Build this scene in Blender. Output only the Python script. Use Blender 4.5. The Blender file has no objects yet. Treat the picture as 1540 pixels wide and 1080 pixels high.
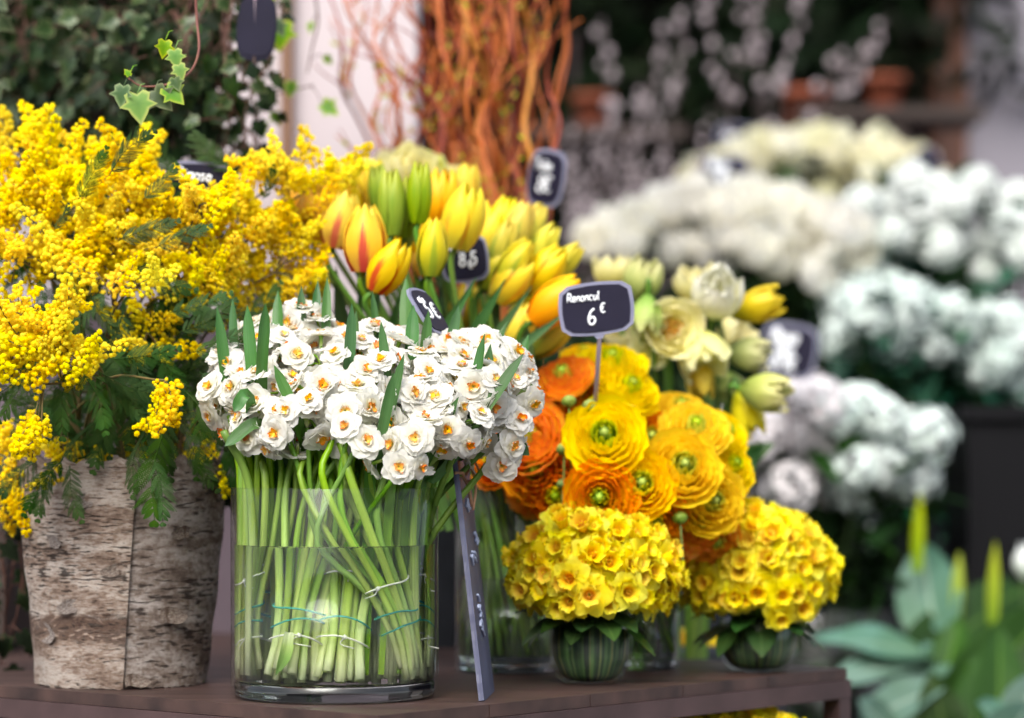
import bpy, math, random
from mathutils import Vector, Matrix

RND = random.Random(11)
sc = bpy.context.scene
COL = sc.collection

# ---------------------------------------------------------------- camera numbers (metres, table top at TOP)
F = 4150.0; CX = 770.0; HY = 700.0
TOP = 0.62
CZ = TOP + 0.219


def at(px, py, Y):
    return Vector(((px - CX) / F * Y, Y, CZ + (HY - py) / F * Y))


def topY(py):
    return 0.219 * F / (py - HY)


def V(x, y, z):
    return Vector((x, y, z))


def ru(a, b):
    return RND.uniform(a, b)


def lin(c):
    c = c / 255.0
    return c / 12.92 if c <= 0.04045 else ((c + 0.055) / 1.055) ** 2.4


def rgb(r, g, b):
    return (lin(r), lin(g), lin(b), 1.0)


# ---------------------------------------------------------------- mesh building
class MB:
    def __init__(self):
        self.v = []; self.f = []; self.m = []; self.uv = []

    def grid(self, rows, uvs, mi=0, closed=False):
        b = len(self.v); nr = len(rows); nc = len(rows[0])
        for r, u in zip(rows, uvs):
            self.v.extend(r); self.uv.extend(u)
        for i in range(nr - 1):
            for j in range(nc if closed else nc - 1):
                k = (j + 1) % nc
                self.f.append((b + i * nc + j, b + i * nc + k, b + (i + 1) * nc + k, b + (i + 1) * nc + j))
                self.m.append(mi)

    def poly(self, pts, uvs, mi=0):
        b = len(self.v)
        self.v.extend(pts); self.uv.extend(uvs)
        self.f.append(tuple(range(b, b + len(pts)))); self.m.append(mi)

    def tube(self, pts, rad, n=6, mi=0, cap=True, flat=1.0):
        N = len(pts)
        if not isinstance(rad, (list, tuple)):
            rad = [rad] * N
        b = len(self.v)
        t0 = (pts[1] - pts[0]).normalized()
        u = t0.cross(V(0, 0, 1))
        if u.length < 1e-3:
            u = t0.cross(V(1, 0, 0))
        u.normalize()
        for i in range(N):
            t = (pts[min(i + 1, N - 1)] - pts[max(i - 1, 0)])
            if t.length < 1e-9:
                t = t0
            t = t.normalized()
            u = (u - t * u.dot(t))
            if u.length < 1e-6:
                u = t.orthogonal()
            u.normalize()
            w = t.cross(u)
            for j in range(n):
                a = 2 * math.pi * j / n
                self.v.append(pts[i] + (u * math.cos(a) + w * math.sin(a) * flat) * rad[i])
                self.uv.append((j / n, i / (N - 1)))
        for i in range(N - 1):
            for j in range(n):
                k = (j + 1) % n
                self.f.append((b + i * n + j, b + i * n + k, b + (i + 1) * n + k, b + (i + 1) * n + j)); self.m.append(mi)
        if cap:
            self.f.append(tuple(b + j for j in reversed(range(n)))); self.m.append(mi)
            self.f.append(tuple(b + (N - 1) * n + j for j in range(n))); self.m.append(mi)

    def lathe(self, prof, n=32, mi=0, mod=None, closed_prof=False):
        b = len(self.v); N = len(prof)
        for i, (r, z) in enumerate(prof):
            for j in range(n):
                a = 2 * math.pi * j / n
                rr, zz = (r, z) if mod is None else mod(r, z, a, i)
                self.v.append(V(rr * math.cos(a), rr * math.sin(a), zz))
                self.uv.append((j / n, i / (N - 1)))
        for i in range(N if closed_prof else N - 1):
            i2 = (i + 1) % N
            for j in range(n):
                k = (j + 1) % n
                self.f.append((b + i * n + j, b + i * n + k, b + i2 * n + k, b + i2 * n + j)); self.m.append(mi)

    def cap(self, r, z, n=32, mi=0, up=True):
        pts = [V(r * math.cos(2 * math.pi * j / n), r * math.sin(2 * math.pi * j / n), z) for j in range(n)]
        if not up:
            pts.reverse()
        self.poly(pts, [(0.5, 0.5)] * n, mi)

    def box(self, c, s, mi=0, M=None):
        x, y, z = s[0] / 2, s[1] / 2, s[2] / 2
        P = [V(c[0] + a * x, c[1] + b_ * y, c[2] + d * z) for a in (-1, 1) for b_ in (-1, 1) for d in (-1, 1)]
        if M is not None:
            P = [M @ p for p in P]
        b = len(self.v); self.v.extend(P); self.uv.extend([(0, 0)] * 8)
        for q in ((0, 1, 3, 2), (4, 6, 7, 5), (0, 4, 5, 1), (2, 3, 7, 6), (0, 2, 6, 4), (1, 5, 7, 3)):
            self.f.append(tuple(b + i for i in q)); self.m.append(mi)

    def ico(self, c, r, sub=1, jit=0.0, mi=0, sq=1.0, uv=None):
        vv, ff = ICO[sub]
        b = len(self.v)
        for p in vv:
            k = r * (1 + RND.uniform(-jit, jit))
            self.v.append(V(c[0] + p.x * k, c[1] + p.y * k, c[2] + p.z * k * sq))
            self.uv.append(uv if uv else (0.5, p.z * .5 + .5))
        for f in ff:
            self.f.append((b + f[0], b + f[1], b + f[2])); self.m.append(mi)

    def fuzz(self, c, r, n, uv):
        # fine stamens all over a pompom
        for k in range(n):
            z = 1 - 2 * (k + .5) / n; a = k * 2.39996; s = math.sqrt(1 - z * z)
            d = Vector((s * math.cos(a), s * math.sin(a), z)); e = d.orthogonal().normalized() * (r * .16)
            b = len(self.v); L = r * RND.uniform(1.05, 1.5)
            self.v.extend((c + d * r * .8 - e, c + d * r * .8 + e, c + d * L)); self.uv.extend([uv] * 3)
            self.f.append((b, b + 1, b + 2)); self.m.append(0)

    def add(self, o, M=None, mi=None):
        b = len(self.v)
        self.v.extend([M @ p for p in o.v] if M is not None else [p.copy() for p in o.v])
        self.uv.extend(o.uv)
        self.f.extend([tuple(b + i for i in f) for f in o.f])
        self.m.extend(o.m if mi is None else [mi] * len(o.f))

    def mesh(self, name, mats, smooth=True):
        me = bpy.data.meshes.new(name)
        me.from_pydata([tuple(p) for p in self.v], [], self.f)
        for m in mats if isinstance(mats, (list, tuple)) else [mats]:
            me.materials.append(m)
        me.polygons.foreach_set('material_index', self.m)
        me.polygons.foreach_set('use_smooth', [smooth] * len(self.f))
        lay = me.uv_layers.new(name='UVMap')
        idx = [0] * len(me.loops)
        me.loops.foreach_get('vertex_index', idx)
        flat = [0.0] * (2 * len(idx))
        for k, i in enumerate(idx):
            flat[2 * k] = self.uv[i][0]; flat[2 * k + 1] = self.uv[i][1]
        lay.data.foreach_set('uv', flat)
        me.update()
        return me

    def build(self, name, mats, parent=None, smooth=True):
        """verts are in world space; a parent is an Empty that is only translated"""
        if parent is not None:
            o_ = root_loc(parent)
            self.v = [p - o_ for p in self.v]
        return link(name, self.mesh(name, mats, smooth), parent)


def make_ico():
    t = (1 + 5 ** .5) / 2
    v = [V(*p).normalized() for p in ((-1, t, 0), (1, t, 0), (-1, -t, 0), (1, -t, 0), (0, -1, t), (0, 1, t), (0, -1, -t), (0, 1, -t), (t, 0, -1), (t, 0, 1), (-t, 0, -1), (-t, 0, 1))]
    f = [(0, 11, 5), (0, 5, 1), (0, 1, 7), (0, 7, 10), (0, 10, 11), (1, 5, 9), (5, 11, 4), (11, 10, 2), (10, 7, 6), (7, 1, 8), (3, 9, 4), (3, 4, 2), (3, 2, 6), (3, 6, 8), (3, 8, 9), (4, 9, 5), (2, 4, 11), (6, 2, 10), (8, 6, 7), (9, 8, 1)]
    out = [(v, f)]
    for _ in range(2):
        v = list(v); c = {}; g = []

        def mid(a, b):
            k = (min(a, b), max(a, b))
            if k not in c:
                v.append(((v[a] + v[b]) / 2).normalized()); c[k] = len(v) - 1
            return c[k]
        for a, b, d in f:
            ab, bd, da = mid(a, b), mid(b, d), mid(d, a)
            g += [(a, ab, da), (b, bd, ab), (d, da, bd), (ab, bd, da)]
        f = g
        out.append((v, f))
    return out


ICO = make_ico()


def root_loc(o):
    p = o.location.copy()
    while o.parent:
        o = o.parent; p = p + o.location
    return p


def link(name, data, parent=None):
    o = bpy.data.objects.new(name, data)
    COL.objects.link(o)
    if parent is not None:
        o.parent = parent
    return o


def put(name, mesh, parent, M):
    """a copy of a prototype mesh; M is its place in the world"""
    o = link(name, mesh, parent)
    if parent is None:
        o.matrix_local = M
    elif parent.type == 'EMPTY':
        o.matrix_local = Matrix.Translation(-root_loc(parent)) @ M
    else:
        o.matrix_local = M            # M given in the parent part's own space
    return o


def tag(o, label=None, cat=None, group=None, kind=None):
    if label: o['label'] = label
    if cat: o['category'] = cat
    if group: o['group'] = group
    if kind: o['kind'] = kind
    return o


def thing(name, label, cat, loc, group=None):
    o = link(name, None)
    o.location = loc
    o.empty_display_size = .01
    return tag(o, label, cat, group)


ONES = 'first second third fourth fifth sixth seventh eighth ninth tenth eleventh twelfth thirteenth fourteenth fifteenth sixteenth seventeenth eighteenth nineteenth'.split()
TENS = ['', '', 'twent', 'thirt', 'fort', 'fift', 'sixt', 'sevent', 'eight', 'ninet']


def ordw(n):
    if n < 20: return ONES[n - 1]
    t, o = divmod(n, 10)
    return TENS[t] + ('ieth' if o == 0 else 'y-' + ONES[o - 1])


def rank(objs, fmt, key=None):
    """labels that single out each of a row of look-alikes by its order from the left"""
    key = key or (lambda o: o['_px'] if '_px' in o else o.location.x / o.location.y)
    objs = sorted(objs, key=key)
    for i, o in enumerate(objs):
        if i == 0: w = 'leftmost'
        elif i == len(objs) - 1: w = 'rightmost'
        else: w = ordw(i + 1) + ' from left'
        o['label'] = fmt.format(w)


def smooth(pts, n=6):
    if len(pts) < 3:
        return [pts[0].lerp(pts[1], i / n) for i in range(n + 1)]
    P = [pts[0] * 2 - pts[1]] + list(pts) + [pts[-1] * 2 - pts[-2]]
    out = []
    for i in range(1, len(P) - 2):
        a, b, c, d = P[i - 1], P[i], P[i + 1], P[i + 2]
        for k in range(n):
            t = k / n
            out.append(.5 * ((2 * b) + (c - a) * t + (2 * a - 5 * b + 4 * c - d) * t * t + (3 * b - a - 3 * c + d) * t ** 3))
    out.append(pts[-1].copy())
    return out


def frame(pos, d, s=1.0, roll=0.0):
    q = Vector(d).normalized().to_track_quat('Z', 'Y')
    M = Matrix.Translation(pos) @ q.to_matrix().to_4x4() @ Matrix.Rotation(roll, 4, 'Z')
    return M @ Matrix.Diagonal((s, s, s, 1)) if not isinstance(s, (tuple, list)) else M @ Matrix.Diagonal((*s, 1))


# ---------------------------------------------------------------- petals and leaves
def petal(mb, phi, L, W, a0, a1, cup=.15, ruf=0.0, r0=0.0, z0=0.0, nt=5, ns=4, mi=0, p=.75, q=.55, base=.25, kc=1.0):
    """an open petal: leaves the axis at angle a0 (degrees from the axis) and bends to a1; W is its half width"""
    er = V(math.cos(phi), math.sin(phi), 0); et = V(-math.sin(phi), math.cos(phi), 0); ez = V(0, 0, 1)
    r, z = r0, z0; rows = []; uvs = []; ph = ru(0, 6.28)
    for i in range(nt + 1):
        t = i / nt
        a = math.radians(a0 + (a1 - a0) * t ** kc)
        if i:
            r += L / nt * math.sin(a); z += L / nt * math.cos(a)
        w = W * max(0.06, base * (1 - t) + math.sin(math.pi * min(1, max(.0, t * .93 + .02)) ** p) ** q * (1 - .0 * t)) if t > 0 else W * max(base, .1)
        n_ = er * (-math.cos(a)) + ez * math.sin(a)
        row = []; uv = []
        for j in range(ns + 1):
            s = -1 + 2 * j / ns
            rf = ruf * math.sin(ph + s * 5 + t * 3) * t
            row.append(er * r + ez * z + et * (s * w) + n_ * (cup * w * s * s + rf))
            uv.append((s * .5 + .5, t))
        rows.append(row); uvs.append(uv)
    mb.grid(rows, uvs, mi)


def wrap(mb, phi, prof, om, off=0.0, nt=7, ns=5, mi=0, ruf=0.0, edge=0.0, p=.8, q=.5):
    """a petal lying on a bowl: prof(t) -> (r, z); om = half angle it spans"""
    rows = []; uvs = []; ph = ru(0, 6.28)
    for i in range(nt + 1):
        t = i / nt
        r, z = prof(t)
        w = om * max(.08, math.sin(math.pi * min(1, (t * .9 + .08)) ** p) ** q)
        row = []; uv = []
        for j in range(ns + 1):
            s = -1 + 2 * j / ns
            a = phi + s * w
            rr = r + off + ruf * math.sin(ph + s * 6) * t * t + edge * s * s * t
            row.append(V(rr * math.cos(a), rr * math.sin(a), z - abs(s) ** 3 * .08 * abs(prof(1)[1]) * t))
            uv.append((s * .5 + .5, t))
        rows.append(row); uvs.append(uv)
    mb.grid(rows, uvs, mi)


def blade(mb, pts, W, nrm, mi=0, fold=.25, ns=2, tip=.55, base=.7, pw=1.0):
    """a strap or lance leaf along pts; nrm = the way its face looks; W = half width"""
    N = len(pts); rows = []; uvs = []
    for i in range(N):
        t = i / (N - 1)
        tn = (pts[min(i + 1, N - 1)] - pts[max(i - 1, 0)]).normalized()
        sd = tn.cross(nrm)
        if sd.length < 1e-4: sd = tn.orthogonal()
        sd.normalize(); nn = sd.cross(tn)
        w = W * (base + (1 - base) * min(1, t / .35)) if t < .35 else W
        if t > tip: w = W * max(.03, (1 - ((t - tip) / (1 - tip)) ** 1.8)) ** pw
        row = []; uv = []
        for j in range(2 * ns + 1):
            s = -1 + j / ns
            row.append(pts[i] + sd * (s * w) + nn * (abs(s) * fold * w)); uv.append((s * .5 + .5, t))
        rows.append(row); uvs.append(uv)
    mb.grid(rows, uvs, mi)


def oval_leaf(mb, M, L, W, mi=0, droop=.2, fold=.2, nt=7, ns=2, wave=0.0, p=.85, q=.8):
    """a pointed oval leaf from the origin along +Y of M, face up +Z"""
    rows = []; uvs = []; ph = ru(0, 6)
    for i in range(nt + 1):
        t = i / nt
        w = W * max(.02, math.sin(math.pi * min(1, t * .98 + .02) ** p) ** q)
        row = []; uv = []
        for j in range(2 * ns + 1):
            s = -1 + j / ns
            z = -droop * L * t * t + fold * w * abs(s) + wave * L * math.sin(ph + t * 9 + s * 2) * abs(s)
            row.append(M @ V(s * w, L * t * (1 - .15 * droop * t), z)); uv.append((s * .5 + .5, t))
        rows.append(row); uvs.append(uv)
    mb.grid(rows, uvs, mi)


IVY = [(0, 0), (.22, -.12), (.42, .02), (.36, .24), (.62, .42), (.34, .5), (.26, .66), (.0, 1.0)]


def ivy_leaf(mb, M, S, mi=0):
    """five-lobed leaf: stalk end at origin, tip along +Y"""
    left = [(-x, y) for x, y in IVY[1:-1]][::-1]
    ring = IVY + left
    c = (0, .3)
    b = len(mb.v)
    bend = ru(.1, .5); fo = ru(.1, .4)

    def pos(x, y):
        return M @ V(x * S, y * S, (fo * abs(x) - bend * y * y * .6) * S)
    mb.v.append(pos(*c)); mb.uv.append((0, 0))
    n = len(ring)
    for f_ in (.62, 1.0):
        for (x, y) in ring:
            mb.v.append(pos(c[0] + (x - c[0]) * f_, c[1] + (y - c[1]) * f_)); mb.uv.append((f_, 0.5))
    for i in range(n):
        k = (i + 1) % n
        mb.f.append((b, b + 1 + i, b + 1 + k)); mb.m.append(mi)
        mb.f.append((b + 1 + i, b + 1 + n + i, b + 1 + n + k, b + 1 + k)); mb.m.append(mi)


# ---------------------------------------------------------------- materials
def new_mat(name):
    m = bpy.data.materials.new(name); m.use_nodes = True
    nt = m.node_tree; nt.nodes.clear()
    return m, nt, nt.nodes, nt.links


def ramp(N, stops, interp='LINEAR'):
    r = N.new('ShaderNodeValToRGB'); r.color_ramp.interpolation = interp
    e = r.color_ramp.elements
    e[0].position = stops[0][0]; e[0].color = stops[0][1]
    e[1].position = stops[-1][0]; e[1].color = stops[-1][1]
    for p, c in stops[1:-1]:
        k = e.new(p); k.color = c
    return r


def math_(N, L, op, a, b=None, clamp=False):
    n = N.new('ShaderNodeMath'); n.operation = op; n.use_clamp = clamp
    for i, x in enumerate((a, b)):
        if x is None: continue
        if isinstance(x, (int, float)): n.inputs[i].default_value = x
        else: L.new(x, n.inputs[i])
    return n.outputs[0]


def mixc(N, L, fac, a, b, mode='MIX'):
    n = N.new('ShaderNodeMix'); n.data_type = 'RGBA'; n.blend_type = mode
    for i, x in ((0, fac), (6, a), (7, b)):
        if isinstance(x, (int, float)): n.inputs[i].default_value = x
        elif isinstance(x, tuple): n.inputs[i].default_value = x
        else: L.new(x, n.inputs[i])
    return n.outputs[2]


def soft_mat(name, stops, rough=.5, tr=.3, var=(.01, .08, .12), vein=.0, veinc=None, streak=None, spec=.35, axis='y', bump=.15, vscale=26, mid=None, blotch=None):
    """petal or leaf: colour runs along the petal (UV y), fine veins across it, some light passes through"""
    m, nt, N, L = new_mat(name)
    uv = N.new('ShaderNodeUVMap'); sep = N.new('ShaderNodeSeparateXYZ'); L.new(uv.outputs[0], sep.inputs[0])
    r = ramp(N, stops); L.new(sep.outputs[1 if axis == 'y' else 0], r.inputs[0])
    c = r.outputs[0]
    tc = N.new('ShaderNodeTexCoord'); oi = N.new('ShaderNodeObjectInfo')
    mp = N.new('ShaderNodeMapping'); L.new(uv.outputs[0], mp.inputs[0]); mp.inputs['Scale'].default_value = (vscale, 1.6, 1)
    L.new(oi.outputs['Random'], mp.inputs['Location'])
    nz = N.new('ShaderNodeTexNoise'); nz.inputs['Scale'].default_value = 1.0; nz.inputs['Detail'].default_value = 3; L.new(mp.outputs[0], nz.inputs[0])
    if vein:
        k = math_(N, L, 'MULTIPLY', math_(N, L, 'SUBTRACT', nz.outputs[0], .42, True), 4 * vein, True)
        c = mixc(N, L, k, c, veinc or (0, 0, 0, 1))
    if blotch:
        bn = N.new('ShaderNodeTexNoise'); bn.inputs['Scale'].default_value = blotch[1]; bn.inputs['Detail'].default_value = 3; L.new(tc.outputs['Object'], bn.inputs[0])
        c = mixc(N, L, math_(N, L, 'MULTIPLY', math_(N, L, 'SUBTRACT', bn.outputs[0], .45, True), 6, True), c, blotch[0])
    if mid:
        d = math_(N, L, 'ABSOLUTE', math_(N, L, 'SUBTRACT', sep.outputs[0], .5))
        k = math_(N, L, 'MULTIPLY', math_(N, L, 'SUBTRACT', mid[1], d, True), 1 / mid[1] * .8, True)
        c = mixc(N, L, k, c, mid[0])
    if streak:
        # flame up the middle of the petal, ragged
        d = math_(N, L, 'ABSOLUTE', math_(N, L, 'SUBTRACT', sep.outputs[0], .5))
        wid = math_(N, L, 'MULTIPLY', math_(N, L, 'SUBTRACT', streak[2], sep.outputs[1], True), streak[1])
        k = math_(N, L, 'SUBTRACT', math_(N, L, 'ADD', wid, math_(N, L, 'MULTIPLY', math_(N, L, 'SUBTRACT', nz.outputs[0], .5), .35)), d)
        k = math_(N, L, 'MULTIPLY', k, 12, True)
        c = mixc(N, L, math_(N, L, 'MULTIPLY', k, .85), c, streak[0])
    hs = N.new('ShaderNodeHueSaturation'); L.new(c, hs.inputs['Color'])
    for i, (nm, v, b) in enumerate((('Hue', var[0], .5), ('Saturation', var[1], 1), ('Value', var[2], 1))):
        mr = N.new('ShaderNodeMath'); mr.operation = 'MULTIPLY_ADD'
        fr = math_(N, L, 'FRACT', math_(N, L, 'MULTIPLY', oi.outputs['Random'], (1, 7.13, 13.7)[i]))
        L.new(fr, mr.inputs[0]); mr.inputs[1].default_value = 2 * v; mr.inputs[2].default_value = b - v
        L.new(mr.outputs[0], hs.inputs[nm])
    c = hs.outputs[0]
    P = N.new('ShaderNodeBsdfPrincipled'); L.new(c, P.inputs['Base Color'])
    P.inputs['Roughness'].default_value = rough; P.inputs['Specular IOR Level'].default_value = spec
    if bump:
        bp = N.new('ShaderNodeBump'); bp.inputs['Strength'].default_value = bump; bp.inputs['Distance'].default_value = .0008
        L.new(nz.outputs[0], bp.inputs['Height']); L.new(bp.outputs[0], P.inputs['Normal'])
    out = N.new('ShaderNodeOutputMaterial')
    if tr:
        T = N.new('ShaderNodeBsdfTranslucent'); L.new(c, T.inputs[0])
        mx = N.new('ShaderNodeMixShader'); mx.inputs[0].default_value = tr
        L.new(P.outputs[0], mx.inputs[1]); L.new(T.outputs[0], mx.inputs[2]); L.new(mx.outputs[0], out.inputs[0])
    else:
        L.new(P.outputs[0], out.inputs[0])
    return m


def plain(name, c, rough=.6, c2=None, scale=30, spec=.4, metal=0, bump=0, stretch=(1, 1, 1), detail=4, contrast=1.0, bscale=None):
    m, nt, N, L = new_mat(name)
    P = N.new('ShaderNodeBsdfPrincipled'); out = N.new('ShaderNodeOutputMaterial'); L.new(P.outputs[0], out.inputs[0])
    P.inputs['Roughness'].default_value = rough; P.inputs['Specular IOR Level'].default_value = spec; P.inputs['Metallic'].default_value = metal
    P.inputs['Base Color'].default_value = c
    if c2 or bump:
        tc = N.new('ShaderNodeTexCoord'); mp = N.new('ShaderNodeMapping'); L.new(tc.outputs['Object'], mp.inputs[0]); mp.inputs['Scale'].default_value = stretch
        nz = N.new('ShaderNodeTexNoise'); nz.inputs['Scale'].default_value = scale; nz.inputs['Detail'].default_value = detail; L.new(mp.outputs[0], nz.inputs[0])
        if c2:
            r = ramp(N, [(.5 - .25 / contrast, c), (.5 + .25 / contrast, c2)]); L.new(nz.outputs[0], r.inputs[0]); L.new(r.outputs[0], P.inputs['Base Color'])
        if bump:
            bp = N.new('ShaderNodeBump'); bp.inputs['Strength'].default_value = bump; bp.inputs['Distance'].default_value = .002
            L.new(nz.outputs[0], bp.inputs['Height']); L.new(bp.outputs[0], P.inputs['Normal'])
    return m


def thin_glass(name, tint=(.96, .98, .97, 1), rough=0.0, dirt=0.0):
    m, nt, N, L = new_mat(name)
    T = N.new('ShaderNodeBsdfTransparent'); T.inputs[0].default_value = tint
    G = N.new('ShaderNodeBsdfGlossy'); G.inputs['Roughness'].default_value = rough; G.inputs[0].default_value = (1, 1, 1, 1)
    lw = N.new('ShaderNodeLayerWeight'); lw.inputs[0].default_value = .5
    fk = math_(N, L, 'MULTIPLY_ADD', math_(N, L, 'POWER', lw.outputs['Facing'], 4.0), .7); fk.node.inputs[2].default_value = .014
    mx = N.new('ShaderNodeMixShader'); L.new(fk, mx.inputs[0]); L.new(T.outputs[0], mx.inputs[1]); L.new(G.outputs[0], mx.inputs[2])
    out = N.new('ShaderNodeOutputMaterial')
    sh = mx.outputs[0]
    if dirt:
        tc = N.new('ShaderNodeTexCoord'); nz = N.new('ShaderNodeTexNoise'); nz.inputs['Scale'].default_value = 40; nz.inputs['Detail'].default_value = 6; L.new(tc.outputs['Object'], nz.inputs[0])
        D = N.new('ShaderNodeBsdfDiffuse'); D.inputs[0].default_value = (.7, .72, .72, 1)
        m2 = N.new('ShaderNodeMixShader'); L.new(math_(N, L, 'MULTIPLY', math_(N, L, 'SUBTRACT', nz.outputs[0], .4, True), dirt), m2.inputs[0])
        L.new(sh, m2.inputs[1]); L.new(D.outputs[0], m2.inputs[2]); sh = m2.outputs[0]
    L.new(sh, out.inputs[0])
    return m


def clear(name, ior, col=(1, 1, 1, 1), rough=0.0):
    m, nt, N, L = new_mat(name)
    P = N.new('ShaderNodeBsdfPrincipled'); out = N.new('ShaderNodeOutputMaterial'); L.new(P.outputs[0], out.inputs[0])
    P.inputs['Base Color'].default_value = col; P.inputs['Roughness'].default_value = rough
    P.inputs['Transmission Weight'].default_value = 1; P.inputs['IOR'].default_value = ior
    return m


Wt = rgb(250, 250, 244)
M = {}
M['narc'] = soft_mat('narcissus_white', [(0, rgb(235, 225, 150)), (.14, rgb(246, 244, 222)), (.35, rgb(236, 235, 226)), (1, rgb(236, 235, 229))], tr=.5, rough=.55, var=(.0, .3, .03), vein=.05, veinc=rgb(226, 226, 212), bump=.12)
M['narc_in'] = soft_mat('narcissus_inner', [(0, rgb(240, 200, 90)), (.3, rgb(234, 225, 184)), (1, rgb(232, 229, 214))], tr=.42, rough=.55, var=(.0, .3, .03), vein=.1, veinc=rgb(235, 215, 120), bump=.12)
M['corona'] = soft_mat('corona_orange', [(0, rgb(238, 212, 70)), (.45, rgb(242, 184, 40)), (1, rgb(238, 124, 14))], tr=.25, rough=.5, var=(.02, .1, .1))
M['nstem'] = soft_mat('narcissus_stem', [(0, rgb(226, 230, 190)), (.13, rgb(222, 232, 164)), (.3, rgb(194, 220, 104)), (.55, rgb(144, 188, 58)), (1, rgb(114, 160, 44))], tr=.36, rough=.38, var=(.012, .12, .15), vein=.25, veinc=rgb(60, 105, 30), bump=.2, vscale=9, spec=.5)
M['nleaf'] = soft_mat('narcissus_leaf', [(0, rgb(130, 165, 60)), (.4, rgb(80, 126, 44)), (1, rgb(58, 100, 48))], tr=.2, rough=.42, var=(.015, .12, .18), vein=.3, veinc=rgb(92, 132, 84), bump=.25, vscale=14, spec=.45)
Y1, Y2 = rgb(252, 205, 8), rgb(250, 178, 8)
M['mimosa'] = soft_mat('mimosa_yellow', [(0, rgb(251, 218, 10)), (.45, rgb(253, 234, 20)), (1, rgb(254, 241, 50))], tr=.42, rough=.85, var=(.01, .04, .06), spec=.05, bump=0)
M['frond'] = soft_mat('mimosa_frond', [(0, rgb(54, 82, 30)), (1, rgb(44, 76, 28))], tr=.2, rough=.55, var=(.02, .15, .25), bump=0, spec=.12)
M['mstem'] = plain('mimosa_stem', rgb(86, 92, 48), .7, rgb(110, 84, 50), 60)
TY = [(0, rgb(214, 190, 60)), (.2, rgb(246, 190, 20)), (1, rgb(252, 205, 18))]
M['tul_flame'] = soft_mat('tulip_flamed', [(0, rgb(236, 180, 60)), (.3, rgb(241, 202, 32)), (1, rgb(242, 212, 36))], streak=(rgb(206, 28, 56), .33, .75), vein=.15, veinc=rgb(248, 180, 24), tr=.3, rough=.42, var=(.012, .06, .06), bump=.4)
M['tul_orange'] = soft_mat('tulip_orange', [(0, rgb(236, 150, 20)), (.4, rgb(241, 184, 18)), (1, rgb(242, 206, 28))], vein=.3, veinc=rgb(252, 176, 18), tr=.3, rough=.42, var=(.015, .06, .08), bump=.4)
M['tul_yellow'] = soft_mat('tulip_yellow', [(0, rgb(204, 198, 60)), (.25, rgb(238, 214, 34)), (1, rgb(242, 224, 34))], streak=(rgb(240, 140, 40), .12, .9), vein=.25, veinc=rgb(240, 180, 20), tr=.3, rough=.42, var=(.01, .06, .08), bump=.4)
M['tul_green'] = soft_mat('tulip_bud_green', [(0, rgb(120, 150, 40)), (.5, rgb(128, 156, 40)), (1, rgb(176, 182, 44))], vein=.35, veinc=rgb(200, 200, 70), tr=.25, rough=.42, var=(.02, .1, .12), bump=.3)
M['tul_lime'] = soft_mat('tulip_bud_lime', [(0, rgb(150, 165, 40)), (.4, rgb(205, 196, 34)), (1, rgb(232, 206, 30))], streak=(rgb(136, 160, 40), .3, .8), vein=.2, veinc=rgb(180, 180, 40), tr=.25, rough=.42, var=(.02, .1, .1), bump=.3)
M['tstem'] = soft_mat('tulip_stem', [(0, rgb(120, 150, 70)), (1, rgb(84, 126, 44))], tr=.1, rough=.4, var=(.02, .12, .2), bump=.1)
M['tleaf'] = soft_mat('tulip_leaf', [(0, rgb(100, 138, 62)), (1, rgb(58, 98, 50))], tr=.22, rough=.42, var=(.02, .12, .2), vein=.25, veinc=rgb(96, 136, 86), bump=.2)
M['ran_y'] = soft_mat('ranunculus_yellow', [(0, rgb(226, 226, 50)), (.3, rgb(253, 230, 20)), (.85, rgb(253, 229, 18)), (1, rgb(253, 212, 10))], tr=.4, rough=.45, var=(.012, .05, .08), vein=.15, veinc=rgb(252, 190, 6), bump=.35)
M['ran_o'] = soft_mat('ranunculus_orange', [(0, rgb(240, 222, 30)), (.35, rgb(253, 220, 14)), (.68, rgb(253, 204, 10)), (1, rgb(250, 140, 8))], tr=.4, rough=.45, var=(.014, .05, .1), vein=.15, veinc=rgb(252, 170, 8), bump=.35)
M['ran_d'] = soft_mat('ranunculus_deep_orange', [(0, rgb(250, 206, 18)), (.5, rgb(252, 190, 8)), (1, rgb(250, 144, 10))], tr=.4, rough=.45, var=(.014, .05, .1), vein=.2, veinc=rgb(246, 120, 10), bump=.35)
M['ran_c'] = soft_mat('ranunculus_centre', [(0, rgb(110, 160, 40)), (.5, rgb(136, 186, 52)), (1, rgb(184, 210, 70))], tr=.2, rough=.5, var=(.02, .1, .2))
M['ran_in'] = soft_mat('ranunculus_inner', [(0, rgb(130, 175, 40)), (.6, rgb(190, 214, 56)), (1, rgb(240, 232, 50))], tr=.3, rough=.45, var=(.02, .1, .1), bump=.2)
M['gbud'] = soft_mat('green_bud', [(0, rgb(90, 130, 50)), (1, rgb(150, 170, 80))], tr=.1, rough=.5, var=(.02, .1, .15))
M['pale'] = soft_mat('pale_yellow_petal', [(0, rgb(190, 200, 90)), (.3, rgb(244, 238, 150)), (1, rgb(250, 245, 196))], tr=.42, rough=.45, var=(.012, .15, .06), vein=.2, veinc=rgb(220, 214, 90), bump=.35)
M['pale_g'] = soft_mat('pale_green_petal', [(0, rgb(130, 160, 70)), (.5, rgb(196, 208, 120)), (1, rgb(236, 232, 170))], tr=.38, rough=.45, var=(.02, .12, .08), vein=.35, veinc=rgb(120, 156, 74), bump=.35)
M['pale_y'] = soft_mat('strong_yellow_petal', [(0, rgb(190, 190, 50)), (.4, rgb(232, 212, 40)), (1, rgb(240, 220, 60))], tr=.3, rough=.45, var=(.015, .1, .08), vein=.25, veinc=rgb(200, 190, 50), bump=.35)
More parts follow.
